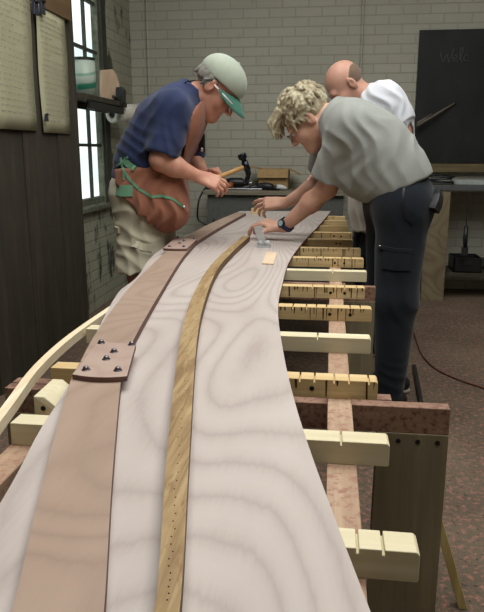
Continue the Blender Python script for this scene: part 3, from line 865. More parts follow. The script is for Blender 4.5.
    for j in range(ROW):
        for i in range(K):
            a = j*W+i; fs.append([a, a+1, a+W+1, a+W]); fs.append([off+a, off+a+W, off+a+W+1, off+a+1])
    for i in range(K):
        a = ROW*W+i; fs.append([a, a+1, off+a+1, off+a])
    m._add(vs, fs); m.build('bill', mat_cloth('green_cap_bill', (70, 118, 102), .1), cap, True)
    MB().ball(P(0, 0, .048)+u*.087*HS, .007).build('button', MATS['faded_cap_cotton'], cap, True)
    # grey hair under the cap
    G = Field()
    G.ell(P(0, -.022, .020), (.079*HS, .088*HS, .070*HS), Rm, .01, cut=((P(0, .005, 0), (f-u*.2)), (P(0, 0, -.06), -u)))
    rr = random.Random(1)
    for k in range(26):
        a = math.radians(rr.uniform(90, 270)); c0 = P(.078*math.sin(a)*.98, .092*math.cos(a)*.95-.015, .012+rr.uniform(-.02, .015)); G.cap(c0, c0-u*rr.uniform(.01, .032)-f*rr.uniform(0, .008), .010, .006, .008)
    fieldobj('hair', G, m_hairg, root, .005)
    # safety glasses
    g = MB()
    for sx in (-1, 1):
        g.tube([P(sx*.083, .0, .006), P(sx*.080, .06, .006), P(sx*.068, .105, .006)], .0042, 8)
        g.tube([P(sx*.031+.027*math.cos(t), .118-.010*abs(math.cos(t)), -.004+.020*math.sin(t)) for t in [k*math.pi/8 for k in range(17)]], .0026, 6)
    g.tube([P(-.006, .118, .004), P(.006, .118, .004)], .0026, 6)
    gl_ = g.build('glasses', mat_plain('white_frame', (222, 214, 214), .3), root, True)
    c_ = MB(); c_.tube(spline([P(.086, -.02, .015), P(.088, -.06, -.03), P(.075, -.09, -.07), P(.03, -.10, -.09), P(-.05, -.10, -.08)], 5), .0028, 6); c_.build('neck_cord', m_black, gl_, True)
    for a_ in (anN, anF): shoe(a_, V((1, 0, 0)), mat_plain('brown_boot', (92, 68, 48), .6), m_sole, root)
    return wrF, bv
ham_at, _ = man_apron()
# ================= the man in the grey T-shirt =================
def man_grey():
    root = empty('person', (at(400, 205, Y=3.16).x, 3.16, 0), 'fair-haired person in grey T-shirt and dark trousers leaning over the panel', 'person')
    hipN, hipF = at(403, 206, Y=3.06), at(391, 203, Y=3.26)
    pel = at(400, 191, Y=3.16); waist = at(386, 164, Y=3.18); chest = at(359, 133, Y=3.22); neck = at(331, 115, Y=3.26)
    shN, shF = at(349, 129, Y=3.08), at(334, 126, Y=3.44)
    elN, wrN = at(327, 188, Y=3.20), at(284, 227, Y=3.33)
    elF, wrF = at(322, 184, Y=3.56), at(286, 203, Y=3.56)
    knN, knF = at(396, 300, Y=3.03), at(386, 300, Y=3.24)
    anN, anF = V((at(389, 392, Y=3.03).x, 3.03, .10)), V((at(388, 392, Y=3.26).x+.02, 3.26, .10))
    p_ = math.radians(47); hc = at(308, 118, Y=3.28)
    hf = V((-math.cos(p_), .10, -math.sin(p_))); hu = V((-math.sin(p_), 0, math.cos(p_)))
    F = Field()
    torso(F, hipN, hipF, pel, waist, chest, neck, shN, shF, (-1, 0, 0), 1.0)
    for h_, k_, a_ in ((hipN, knN, anN), (hipF, knF, anF)):
        F.cap(h_, k_, .088, .058, .04); F.cap(k_, mixv(k_, a_, .3), .056, .056, .03); F.cap(mixv(k_, a_, .3), a_, .054, .036, .03)
        F.cap(a_-V((-.03, 0, .03)), a_+V((-.14, 0, -.06)), .036, .026, .03)
    for s_, e_, w_ in ((shN, elN, wrN), (shF, elF, wrF)):
        F.cap(s_, e_, .056, .045, .04); F.cap(e_, mixv(e_, w_, .35), .045, .046, .03); F.cap(mixv(e_, w_, .35), w_, .046, .029, .03)
    P, (r, f, u) = head_prims(F, hc, hf, hu, HS)
    F.cap(neck+V((.04, 0, .0)), P(0, -.02, -.05), .066, .060, .04)
    # near hand: fingers spread and pressing the batten down; far hand: finger tips pinching
    hand_prims(F, wrN, V((-.93, .22, .17)), V((.1, -.25, 1)), 1, [(.45, .55, .35), (.5, .6, .35), (.55, .65, .35), (.65, .65, .4)], .20, spread=.1, thumb=(.5, .3), s=1.12)
    hand_prims(F, wrF, V((-.8, .1, -.05)), V((-.15, -.7, .7)), -1, [(.25, .3, .2), (.45, .4, .3), (.65, .5, .35), (.85, .6, .4)], .20, spread=.12, thumb=(.15, .1), s=1.12)
    body = fieldobj('body', F, skin_b, root, .005)
    eyes(P, body, HS)
    S = Field(); side = (shF-shN).normalized()
    hemA, hemB = at(360, 199, Y=3.1), at(430, 170, Y=3.1); hn = V((hemB.z-hemA.z, 0, -(hemB.x-hemA.x)))
    if hn.x < 0: hn = -hn
    hc2 = ((mixv(hemA, hemB, .5), hn),)
    S.cap(pel-side*.07, pel+side*.07, .134, .134, .05, cut=hc2)
    S.cap(mixv(pel, waist, .45)-side*.075, mixv(pel, waist, .45)+side*.075, .143, .143, .06, cut=hc2)
    S.cap(waist-side*.075, waist+side*.075, .150, .150, .06, cut=hc2)
    m_ = mixv(waist, chest, .5); S.cap(m_-side*.08, m_+side*.08, .148, .148, .06)
    S.cap(at(357, 176, Y=3.13), at(357, 176, Y=3.28), .090, .090, .10, cut=hc2)          # the loose front hanging from the belly
    S.cap(chest-side*.09, chest+side*.09, .140, .140, .06)
    S.cap(shN, shF, .086, .086, .06); S.cap(mixv(chest, neck, .5)-side*.06, mixv(chest, neck, .5)+side*.06, .112, .112, .05)
    nc = (neck-chest).normalized()
    S.cap(mixv(chest, neck, .7), neck, .098, .080, .04, cut=((neck+nc*.012, nc),))
    for s_, e_, q_ in ((shN, elN, .80), (shF, elF, .72)):
        S.cap(s_, mixv(s_, e_, 1.1), .088, .096, .04, cut=((mixv(s_, e_, q_), (e_-s_).normalized()+V((.15, 0, 0))),))
    S.cap(neck, P(0, -.02, -.05), .072, .068, 0, 's')
    for s_, e_ in ((shN, elN), (shF, elF)): S.cap(mixv(s_, e_, .62), mixv(s_, e_, 1.2), .066, .076, 0, 's')
    S.disp = folds([(at(345, 150, Y=3.0), .17, (1, 0, .45), 52, .013), (at(392, 150, Y=3.05), .16, (.75, 0, .3), 36, .013), (at(362, 180, Y=3.05), .12, (.8, 0, -.6), 45, .007)], 4)
    fieldobj('t_shirt', S, m_grey, root, .006)
    T = Field()
    wt = ((at(420, 172, Y=3.1), -hn.normalized()+V((0, 0, .9))),)
    T.cap(hipN, hipF, .132, .128, .05); T.cap(pel-V((0, .07, 0)), pel+V((0, .07, 0)), .132, .132, .05, cut=wt)
    for h_, k_, a_ in ((hipN, knN, anN), (hipF, knF, anF)):
        T.cap(h_, k_, .122, .098, .05); T.cap(k_, a_+V((0, 0, -.02)), .098, .066, .04, cut=((V((0, 0, .045)), (0, 0, -1)),))
        T.cap(mixv(k_, a_, .85), mixv(k_, a_, 1.3), .05, .055, 0, 's')
    T.disp = folds([(at(398, 235, Y=3.0), .2, (1, 0, .5), 30, .005), (at(395, 300, Y=3.0), .15, (.9, 0, .6), 34, .006), (at(390, 380, Y=3.0), .10, (.3, 0, 1), 60, .007)], 5)
    tro = fieldobj('trousers', T, m_trouser, root, .006)
    bt = bvh_of(tro)
    def strapm(pix, w, name, mat, th=.004, n_=6):
        Pn, Nn = on_surface(bt, dense(pix, n_))
        if len(Pn) > 1: return MB().ribbon(Pn, Nn, w, th).build(name, mat, tro)
    strapm([(380, 247), (395, 250), (412, 251)], .016, 'pocket_flap', m_trouser, .007)
    strapm([(383, 259), (396, 261), (411, 261)], .085, 'cargo_pocket', m_trouser, .006)
    strapm([(404, 188), (402, 205), (405, 218), (413, 224)], .009, 'pocket_seam', m_black, .004)
    Pn, Nn = on_surface(bt, [(381, 246)])
    if Pn: MB().ball(Pn[0]+Nn[0]*.006, .006).build('snap_button', m_steel, tro, True)
    Pn, Nn = on_surface(bt, dense([(436, 190), (434, 203), (431, 210)], 3))
    if len(Pn) > 1: MB().ribbon(Pn, Nn, .05, .03).build('belt_pouch', m_black, tro)
    for a_ in (anN, anF): shoe(a_, V((-1, 0, 0)), m_shoe, m_sole, root)
    # tousled hair made of many locks
    hm = NT('fair_hair', .55, .3); vv = hm.coord(); a = hm.noise(vv, 34, 5, .7); b = hm.noise(vv, 8, 3)
    hm.color(hm.ramp(hm.math('ADD', hm.math('MULTIPLY', a, .6), hm.math('MULTIPLY', b, .4)), [(.34, lin((100, 88, 66))), (.48, lin((152, 140, 112))), (.62, lin((198, 190, 164)))])); hm.bump(a, .5, .004)
    G = Field(); Rm = np.array([[r[i], f[i], u[i]] for i in range(3)])
    G.ell(P(0, -.02, .045), (.086*HS, .104*HS, .094*HS), Rm, .01, cut=((P(0, .055, .02), f*.9-u*.5),))
    rr = random.Random(11)
    for k in range(420):                                    # locks combed forward and over the ears
        th = rr.uniform(0, 2*math.pi); ph = rr.uniform(0, 1)**.6*1.5
        lx, ly, lz = math.sin(ph)*math.sin(th), math.sin(ph)*math.cos(th), math.cos(ph)
        if ly > .72 and lz < .35: continue
        if lz < -.1 and ly > .1: continue
        out = (r*lx+f*ly+u*lz).normalized()
        flow = f*(.9 if ly > -.35 else -.1)-u*(.25+.75*(abs(lx) > .55)+(.9 if ly < -.35 else 0))+r*lx*.2
        flow = flow+V((rr.uniform(-.45, .45), rr.uniform(-.45, .45), rr.uniform(-.35, .35)))
        flow = (flow-out*flow.dot(out)).normalized()
        c0 = P(.080*lx, .098*ly-.014, .090*lz+.045); L = rr.uniform(.03, .06); lift = rr.uniform(.004, .017)
        p1 = c0+flow*L*.55+out*lift; p2 = p1+flow*L*.5-out*rr.uniform(.0, .012)
        G.cap(c0, p1, .0085, .0075, .004); G.cap(p1, p2, .0075, .003, .003)
    for k in range(95):                                     # the fringe falling over the forehead
        x0 = rr.uniform(-.07, .07); c0 = P(x0, .062, .112+rr.uniform(-.025, .01)); p1 = P(x0*1.05+rr.uniform(-.012, .012), .116+rr.uniform(-.012, .014), .092+rr.uniform(-.03, .022)); p2 = p1+(V((0, 0, -1))*.6-u*.45+f*.1+r*rr.uniform(-.35, .35)).normalized()*rr.uniform(.025, .06)
        G.cap(c0, p1, .011, .009, .004); G.cap(p1, p2, .008, .003, .003)
    for sx in (-1, 1):
        for k in range(24):
            c0 = P(sx*.080, .01+rr.uniform(-.06, .045), .03+rr.uniform(-.01, .03)); G.cap(c0, c0-u*rr.uniform(.02, .04)-f*rr.uniform(-.01, .02)+r*sx*.004, .009, .004, .004)
    fieldobj('hair', G, hm.m, root, .0038, 1)
    g = MB()
    for sx in (-1, 1):
        g.tube([P(sx*.083, .0, .004), P(sx*.078, .06, .003), P(sx*.060, .108, .002)], .0018, 6)
        g.tube([P(sx*.031+.024*math.cos(t), .119-.008*abs(math.cos(t)), -.004+.017*math.sin(t)) for t in [k*math.pi/8 for k in range(17)]], .0016, 6)
    g.tube([P(-.008, .119, .002), P(.008, .119, .002)], .0016, 6)
    g.build('glasses', mat_plain('wire_frame', (120, 100, 80), .3, .5, .8), root, True)
    # wristwatch on the near wrist
    ad = (elN-wrN).normalized(); wc_ = wrN+ad*.022; q1 = ad.orthogonal().normalized(); q2 = ad.cross(q1)
    W = MB(); ring = [wc_+(q1*math.cos(t)+q2*math.sin(t))*.036 for t in [k*math.pi/12 for k in range(24)]]
    vs = []; 
    for p in ring:
        o_ = (p-wc_).normalized()
        vs += [p-ad*.011, p+ad*.011, p+ad*.011+o_*.0045, p-ad*.011+o_*.0045]
    W._add(vs, [[i*4+k, i*4+(k+1) % 4, ((i+1) % 24)*4+(k+1) % 4, ((i+1) % 24)*4+k] for i in range(24) for k in range(4)])
    wt_ = W.build('watch_strap', mat_plain('navy_strap', (34, 40, 66), .5), root, True)
    cn = (V((0, 0, CH))-wc_).normalized()+V((-.3, 0, .5)); cn = (cn-ad*cn.dot(ad)).normalized()
    MB().cyl(wc_+cn*.034, wc_+cn*.045, .021, 20).build('watch_case', mat_plain('watch_case', (52, 60, 78), .3, .5, .6), wt_)
    MB().cyl(wc_+cn*.045, wc_+cn*.0465, .015, 20).build('watch_face', mat_plain('watch_face', (150, 178, 184), .15), wt_)
    return wrF
man_grey()
# ================= the bald man behind =================
def man_white():
    Ym = 3.95
    root = empty('person', (at(385, 190, Y=Ym).x, Ym, 0), 'bald person in white T-shirt and pale apron bending behind the person in grey', 'person')
    hipN, hipF = at(383, 200, Y=3.85), at(378, 200, Y=4.05)
    pel = at(380, 188, Y=Ym); waist = at(384, 160, Y=Ym); chest = at(382, 116, Y=Ym-.02); neck = at(366, 97, Y=Ym-.05)
    shN, shF = at(385, 97, Y=3.80), at(360, 102, Y=4.10)
    elN, wrN = at(408, 148, Y=3.82), at(380, 180, Y=3.72)
    elF, wrF = at(345, 150, Y=4.12), at(325, 172, Y=4.0)
    knN, knF = at(376, 250, Y=3.85), at(366, 250, Y=4.05)
    anN, anF = V((knN.x+.03, 3.87, .09)), V((knF.x+.03, 4.07, .09))
    hc = at(346, 85, Y=Ym-.06); p_ = math.radians(48); yw = math.radians(12)
    hf = V((-math.cos(p_)*math.cos(yw), -math.cos(p_)*math.sin(yw), -math.sin(p_))); hu = V((-math.sin(p_)*math.cos(yw), -math.sin(p_)*math.sin(yw), math.cos(p_)))
    F = Field(); torso(F, hipN, hipF, pel, waist, chest, neck, shN, shF, (-1, 0, 0), .98)
    for h_, k_, a_ in ((hipN, knN, anN), (hipF, knF, anF)):
        F.cap(h_, k_, .086, .056, .04); F.cap(k_, a_, .055, .036, .03); F.cap(a_-V((-.03, 0, .03)), a_+V((-.14, 0, -.055)), .036, .026, .03)
    for s_, e_, w_ in ((shN, elN, wrN), (shF, elF, wrF)):
        F.cap(s_, e_, .054, .043, .04); F.cap(e_, w_, .044, .029, .03)
    P, (r, f, u) = head_prims(F, hc, hf, hu, 1.06)
    F.cap(neck+V((.03, 0, -.02)), P(0, -.02, -.05), .064, .058, .04)
    hand_prims(F, wrN, V((-.8, .1, -.4)), V((0, -.8, .5)), 1, [(.4, .5, .3)]*4)
    hand_prims(F, wrF, V((-.8, -.1, -.4)), V((-.2, .5, .8)), -1, [(.4, .5, .3)]*4)
    body = fieldobj('body', F, skin_c, root, .0055); eyes(P, body, 1.06)
    S = Field(); side = (shF-shN).normalized(); hc2 = ((at(380, 186, Y=Ym), V((0, 0, -1))),)
    S.cap(pel-side*.06, pel+side*.06, .134, .134, .05, cut=hc2)
    for c_, q in ((waist, .136), (mixv(waist, chest, .5), .138), (chest, .134)): S.cap(c_-side*.075, c_+side*.075, q, q, .06)
    S.cap(shN, shF, .082, .080, .06); S.cap(mixv(chest, neck, .6)-side*.05, mixv(chest, neck, .6)+side*.05, .10, .10, .05)
    nc = (neck-chest).normalized()
    for s_, e_ in ((shN, elN), (shF, elF)):
        S.cap(s_, mixv(s_, e_, .9), .084, .088, .04, cut=((mixv(s_, e_, .50), (e_-s_).normalized()),)); S.cap(mixv(s_, e_, .42), mixv(s_, e_, 1.1), .062, .068, 0, 's')
    S.cap(neck, P(0, -.02, -.05), .070, .066, 0, 's')
    S.disp = folds([(at(388, 110, Y=3.75), .2, (1, 0, .5), 50, .010)], 6)
    fieldobj('t_shirt', S, m_white, root, .006)
    T = Field(); wc = ((at(380, 178, Y=Ym), V((0, 0, 1))),)
    T.cap(hipN, hipF, .122, .122, .05, cut=wc); T.cap(pel-V((0, .06, 0)), pel+V((0, .06, 0)), .126, .126, .05, cut=wc)
    for h_, k_, a_ in ((hipN, knN, anN), (hipF, knF, anF)):
        T.cap(h_, k_, .108, .088, .05); T.cap(k_, a_, .088, .064, .04, cut=((V((0, 0, .05)), (0, 0, -1)),))
    fieldobj('trousers', T, mat_cloth('black_twill', (30, 32, 38), .2), root, .007)
    A = Field(); ac = ((at(360, 228, Y=3.9), V((-.05, 0, -1))), (at(374, 190, Y=3.9), V((1, -.1, 0))))
    for yy, q in ((178, .138), (195, .138), (212, .136), (238, .134)): A.cap(at(375, yy, Y=3.86), at(372, yy, Y=4.06), q, q, .05, cut=ac)
    A.disp = folds([(at(358, 215, Y=3.8), .2, (1, 0, 0), 50, .012)], 8)
    fieldobj('apron', A, m_apron2, root, .006)
    G = Field(); Rm = np.array([[r[i], f[i], u[i]] for i in range(3)])
    G.ell(P(0, -.014, .022), (.0785*1.06, .0955*1.06, .080*1.06), Rm, .01, cut=((P(0, -.012, .0), f), (P(0, 0, -.055), -u), (P(0, -.09, .075), u*.8+f*.55)))
    fieldobj('hair', G, mat_cloth('cropped_hair', (112, 92, 78), .25), root, .004)
    for a_ in (anN, anF): shoe(a_, V((-1, 0, 0)), m_shoe, m_sole, root)
man_white()

# ------------------------------------------------------------------ things in the hands and on the panel
hb, hh = at(217, 178, Y=3.20), at(246, 166, Y=3.24)
ham = empty('hammer', hb, 'wooden-handled claw hammer with black head held by the person in the cap', 'hammer')
ax = (hh-hb).normalized(); up = V((ax.z*-.0, 0, 1)); up = (up-ax*up.dot(ax)).normalized()
MB().tube([hb-ax*.07, hb-ax*.05, hb, hb+ax*.06, hh+ax*.012], [.012, .0155, .0145, .0115, .011], 12).build('handle', mat_wood('hammer_handle', (206, 166, 112), (170, 124, 76), grain=(30, 30, 30)), ham, True)
m = MB(); m.tube([hh-up*.022, hh+up*.022], .017, 12); m.tube([hh+up*.022, hh+up*.032, hh+up*.040], [.013, .013, .021], 14); m.tube([hh+up*.040, hh+up*.058, hh+up*.062], [.0215, .0215, .018], 16)
hd = m.build('head', mat_plain('forged_black_steel', (34, 38, 46), .25, .5, .7), ham, True)
for s_ in (-1, 1):
    sd = ax.cross(up)*s_
    MB().tube(spline([hh-up*.018+sd*.004, hh-up*.04+sd*.009-ax*.004, hh-up*.062+sd*.012-ax*.020, hh-up*.072+sd*.013-ax*.042], 5), [.013]*6+[.010]*6+[.006]*3+[.003], 8).build('claw', MATS['forged_black_steel'], hd, True)
# clear plastic dispenser and the little shim on the panel
clear = NT('clear_plastic', .12, .5); clear.b.inputs['Transmission Weight'].default_value = .45; clear.b.inputs['IOR'].default_value = 1.2
clear.color(lin((222, 224, 226)))
c0 = at(264, 247, z=ZP)
d = empty('plastic_clamp', c0, 'clear plastic clamp with a tilted plate standing by the hand on the panel', 'clamp')
MB().box(c0+V((-.034, -.02, 0)), c0+V((.034, .026, .008)), .003).build('base', clear.m, d)
MB().box(c0+V((-.020, -.002, .006)), c0+V((.018, .003, .105)), .002, Matrix.Rotation(-.28, 3, 'Y') @ Matrix.Rotation(.18, 3, 'X'), c0).build('plate', clear.m, d)
for s_ in (-1, 1):
    MB().cyl(c0+V((s_*.018, -.016, .020)), c0+V((s_*.018, .020, .020)), .0125, 16).build('roller', clear.m, d, True)
sh = [at(x, y, z=ZP) for x, y in [(262, 264.5), (273.5, 265), (277, 253.5), (266.5, 253)]]
m = MB(); m.extr(sh, (0, 0, .006)); tag(m.build('wood_shim', mat_wood('shim_wood', (226, 204, 176), (206, 180, 150), grain=(20, 5, 20), stripe=.3), bevel=.001), 'small pale wooden shim lying alone on the panel', 'shim')
bk = at(257, 214, z=ZP+.0)
m = MB(); m.box(bk+V((-.04, -.02, 0)), bk+V((.045, .03, .042)), .003); tag(m.build('wood_block', m_beam, None), 'small yellow wooden block at the far end of the panel under the pinching fingers', 'block')

# ------------------------------------------------------------------ left wall: papers, shelf, can, clamp, roll
m_paper = mat_plain('yellowed_paper', (164, 160, 132), .8, .1, var=.05, scale=4); m_ink = mat_plain('faded_ink', (126, 124, 112), .8)
def sheet(y0, y1, z0, z1, label, seed, ztop_drop=0.0):
    rr = random.Random(seed); m = MB(); K = 10; vs = []
    for j in range(K+1):
        for i in range(5):
            y = y0+(y1-y0)*i/4; z = z0+(z1-z0)*j/K
            vs.append(V((-1.588+.004*math.sin(j*.6+i*.5+seed)-.002, y, z)))
    m._add(vs, [[j*5+i, j*5+i+1, (j+1)*5+i+1, (j+1)*5+i] for j in range(K) for i in range(4)])
    o = m.build('paper_sheet', m_paper, None, True)
    so = o.modifiers.new('thick', 'SOLIDIFY'); so.thickness = .001; so.offset = -1
    tag(o, label, 'paper', 'handwritten sheets on the boarding')
    z = z1-.05; row = 0
    while z > z0+.06:
        ye = y1-.03-rr.uniform(0, .12)*(y1-y0) if rr.random() < .75 else y0+(y1-y0)*rr.uniform(.3, .6)
        y = y0+.03+rr.uniform(0, .02); w = MB()
        while y < ye:
            L = rr.uniform(.02, .06); n_ = max(4, int(L/.005)); pts = []
            for k in range(n_+1): pts.append(V((-1.5825, y+L*k/n_, z+.007*math.sin(k*1.9+seed)*rr.uniform(.3, 1)-.06*(y-y0)*.15)))
            w.tube(pts, .0009, 4, False); y += L+.014
        w.build('written_line', m_ink, o); z -= rr.uniform(.026, .032); row += 1
    return o
sheet(3.10, 3.545, 1.30, 2.06, 'wider yellowed handwritten sheet pinned to the dark boarding, nearer the left edge', 1)
sheet(3.615, 4.02, 1.295, 1.965, 'narrower yellowed handwritten sheet pinned nearer the window', 2)
bd = at(60, 12, X=-1.585)
o = MB().box((-1.60, 3.66, 1.955), (-1.578, 4.10, 2.16), .003).build('wooden_batten_board', mat_wood('brown_board', (116, 92, 64), (82, 64, 44), grain=(20, 2, 20)), None); tag(o, 'brown board fixed above the narrower handwritten sheet', 'board')
for (y, z, nm) in ((3.575, 1.93, 'dark spring clip at the top corner of the wider sheet'), (3.66, 1.95, 'dark spring clip at the top corner of the narrower sheet'), (3.62, 1.375, 'small dark clip low between the two sheets')):
    rt = empty('spring_clip', (-1.58, y, z), nm, 'clip', 'spring clips holding the sheets')
    s_ = .6 if z < 1.5 else 1
    MB().extr([(-1.574, y-.03*s_, z-.035*s_), (-1.574, y+.03*s_, z-.035*s_), (-1.574, y+.02*s_, z+.03*s_), (-1.574, y-.02*s_, z+.03*s_)], (.012, 0, 0)).build('jaw', mat_plain('blued_steel', (56, 60, 76), .4, .5, .5), rt, bevel=.002)
    MB().cyl((-1.56, y-.02*s_, z+.03*s_), (-1.56, y+.02*s_, z+.03*s_), .008*s_, 10).build('spring', m_black, rt, True)
m_dark = mat_plain('black_iron', (30, 29, 28), .55, .4)
sh = empty('window_shelf', (XL, 4.6, 1.53), 'dark plank shelf across the window under the can', 'shelf')
MB().box((XL+.032, 4.19, 1.515), (-1.555, 5.095, 1.55), .003).build('board', m_dark_timber, sh)
MB().box((XL+.032, 4.19, 1.475), (-1.70, 5.095, 1.515), .003).build('bearer', m_dark_timber, sh)
cx, cy, z0 = -1.635, 4.42, 1.55
can = empty('tin_can', (cx, cy, z0), 'white and green tin can standing on the window shelf', 'can')
nc = NT('can_label', .4, .4); vv = nc.coord(); s2 = nc.t.nodes.new('ShaderNodeSeparateXYZ'); nc.l(vv, s2.inputs[0])
zz = nc.math('ADD', s2.outputs['Z'], nc.math('MULTIPLY', s2.outputs['Y'], -.25))
base = zz
stp = nc.ramp(nc.math('ADD', nc.math('MULTIPLY', nc.math('SUBTRACT', zz, 1.55-.25*4.42), 3.6), .1), [(.28, (0, 0, 0)), (.30, (1, 1, 1)), (.40, (1, 1, 1)), (.44, (0, 0, 0)), (.58, (0, 0, 0)), (.60, (.6, .6, .6)), (.64, (.6, .6, .6)), (.66, (0, 0, 0))])
nc.color(nc.mix(stp, lin((160, 172, 158)), lin((48, 122, 98))))
MB().tube([(cx, cy, z0), (cx, cy, z0+.225)], .075, 28).build('can_body', nc.m, can, True)
l = MB(); l.tube([(cx, cy, z0+.222), (cx, cy, z0+.238)], .078, 28); l.build('lid', mat_plain('dark_lid', (52, 56, 50), .4, .5, .6), can)
# iron clamp gripping the end of the shelf
cl = empty('iron_clamp', (-1.60, 4.95, 1.5), 'black iron bar clamp gripping the far end of the window shelf', 'clamp')
b = MB(); y_, x_ = 4.93, -1.54
b.box((x_-.05, y_-.62, 1.462), (x_-.02, y_+.10, 1.510), .006)
b.build('bar', m_dark, cl)
jo = [at(x, y, Y=4.91) for x, y in [(104, 100), (104, 106.5), (120, 107), (124, 103), (124.3, 90), (121, 86.5), (115.5, 87), (115.3, 97), (112, 100)]]
J = MB(); J.extr(jo, (0, .05, 0)).build('jaw', m_dark, cl, bevel=.006)
MB().cyl((x_-.035, y_+.03, 1.56), (x_-.035, y_-.10, 1.575), .012, 10).build('screw', m_dark, cl, True)
go = [at(x, y, Y=4.98) for x, y in [(99.5, 97), (99.5, 70), (113, 69), (117, 76), (121, 92), (114, 97)]]
zmin = min(p.z for p in go)
for p in go: p.z = max(p.z, 1.5505) if p.z > 1.59 else 1.5505
MB_ = MB(); MB_.extr(go, (-.02, .09, 0)); tag(MB_.build('wood_offcut', mat_wood('tan_offcut', (178, 152, 128), (146, 118, 94), grain=(40, 40, 6), stripe=.4), bevel=.008), 'tan wooden offcut with a sloping side on the window shelf beside the can', 'offcut')
ra, rb = at(112, 114, Y=5.06), at(112, 114, Y=5.06)+V((.13, .29, .03))
rl = empty('paper_roll', ra, 'white paper roll with a dark core hanging by the window behind the navy shirt', 'roll')
dv = (rb-ra).normalized(); m_roll = mat_plain('white_roll_paper', (190, 186, 172), .8)
m = MB(); seg = 28; q1 = dv.orthogonal().normalized(); q2 = dv.cross(q1); vs = []
for p, R_r in ((ra, .030), (ra, .066), (rb, .066), (rb, .030)):
    for k in range(seg): vs.append(p+(q1*math.cos(2*math.pi*k/seg)+q2*math.sin(2*math.pi*k/seg))*R_r)
m._add(vs, [[a*seg+k, a*seg+(k+1) % seg, ((a+1) % 4)*seg+(k+1) % seg, ((a+1) % 4)*seg+k] for a in range(4) for k in range(seg)])
m.build('paper', m_roll, rl, True)
MB().tube([ra+dv*.004, rb], .0295, 20).build('core', m_hole, rl)
o = MB().box((XL+.03, rb.y+.0, rb.z-.02), (rb.x+.01, rb.y+.025, rb.z+.02), .003).build('bracket', m_dark, rl)

# ------------------------------------------------------------------ work bench with clutter at the back, left of centre
m_bench = mat_wood('grey_bench_top', (132, 124, 106), (96, 90, 76), grain=(2, 30, 30)); m_carc = mat_plain('grey_painted_panel', (84, 84, 80), .7, .2)
bt_ = .875; bx0, bx1, by0, by1 = -1.04, .14, 5.45, 5.92
wb = empty('workbench', ((bx0+bx1)/2, 5.7, 0), 'grey workbench with tools against the brick wall behind the two bent heads', 'workbench')
MB().box((bx0, by0-.02, bt_-.035), (bx1, by1, bt_), .003).build('worktop', m_bench, wb)
MB().box((bx0+.03, by0+.02, .12), (bx1-.03, by0+.04, bt_-.035), .002).build('front_panel', m_carc, wb)
for x in (bx0+.03, bx1-.08):
    for y in (by0+.045, by1-.06): MB().box((x, y, 0), (x+.05, y+.05, bt_-.035), .002).build('leg', m_carc, wb)
m_card = mat_plain('cardboard', (150, 122, 84), .8, .15); m_card2 = m_card
p0, p1 = at(258, 190, Y=5.60), at(288, 190, Y=5.60); x0, x1 = p0.x, p1.x; t_ = .004; h_ = .17; y0, y1 = 5.60, 5.84
bxr = empty('cardboard_box', ((x0+x1)/2, y0, bt_), 'open brown cardboard box on the workbench', 'box')
m = MB(); m.box((x0, y0, bt_), (x1, y1, bt_+t_)); m.box((x0, y0, bt_), (x1, y0+t_, bt_+h_)); m.box((x0, y1-t_, bt_), (x1, y1, bt_+h_)); m.box((x0, y0, bt_), (x0+t_, y1, bt_+h_)); m.box((x1-t_, y0, bt_), (x1, y1, bt_+h_))
m.build('box_body', m_card, bxr)
for sx, xx in ((-1, x0), (1, x1)):
    a = V((xx, y0, bt_+h_)); e = V((sx*.09, 0, .015 if sx < 0 else -.05))
    MB().extr([a, a+e, a+e+V((0, y1-y0, 0)), a+V((0, y1-y0, 0))], (0, 0, t_)).build('flap', m_card, bxr)
MB().extr([(x0, y0, bt_+h_), (x1, y0, bt_+h_), (x1, y0-.03, bt_+h_-.07), (x0, y0-.03, bt_+h_-.07)], (0, -t_, 0)).build('flap', m_card, bxr)
def bp(x, Y=5.58): q = at(x, 188, Y=Y); return V((q.x, Y, bt_))
a = bp(238, 5.66)
dr = empty('power_drill', a, 'black and orange power drill lying on the workbench behind the hammer', 'drill')
MB().tube([a+V((-.10, 0, .05)), a+V((-.06, 0, .055)), a+V((.03, 0, .055)), a+V((.06, 0, .05)), a+V((.09, 0, .05))], [.036, .042, .042, .025, .018], 14).build('motor_body', m_black, dr, True)
MB().tube([a+V((-.05, 0, .05)), a+V((-.06, -.07, .03)), a+V((-.065, -.12, .028))], [.026, .024, .028], 12).build('grip', mat_plain('orange_plastic', (150, 84, 48), .5), dr, True)
MB().tube([a+V((.09, 0, .05)), a+V((.13, 0, .05))], [.016, .010], 10).build('chuck', m_steel, dr, True)
a = bp(216, 5.62); pl = empty('hand_plane', a, 'dark hand plane at the left end of the workbench clutter', 'plane')
MB().box(a+V((-.09, -.03, 0)), a+V((.09, .03, .028)), .004).build('sole', m_dark, pl); MB().tube([a+V((-.05, 0, .025)), a+V((-.06, 0, .07)), a+V((-.045, 0, .10))], [.018, .015, .017], 10).build('tote', m_black, pl, True); MB().ball(a+V((.055, 0, .05)), .024).build('knob', mat_plain('blue_grey_plastic', (62, 82, 104), .4), pl, True)
a = bp(249, 5.555)
pr = empty('pliers', a, 'long black pliers lying flat on the workbench before the box', 'pliers')
for s_ in (-1, 1): MB().tube(spline([a+V((-.12, s_*.012, .012)), a+V((-.03, s_*.004, .014)), a+V((.03, -s_*.018, .016)), a+V((.12, -s_*.028, .018))], 4), .011, 8).build('handle', m_black, pr, True)
a = bp(264, 5.50); o = MB().tube(spline([a+V((-.12, 0, .02)), a+V((-.05, .01, .03)), a+V((.02, -.005, .035)), a+V((.08, .005, .022)), a+V((.13, 0, .018))], 4), [.022]*5+[.03]*7+[.018]*5, 10).build('black_cloth_roll', m_black, None, True)
tag(o, 'rolled black cloth in front of the cardboard box', 'cloth')
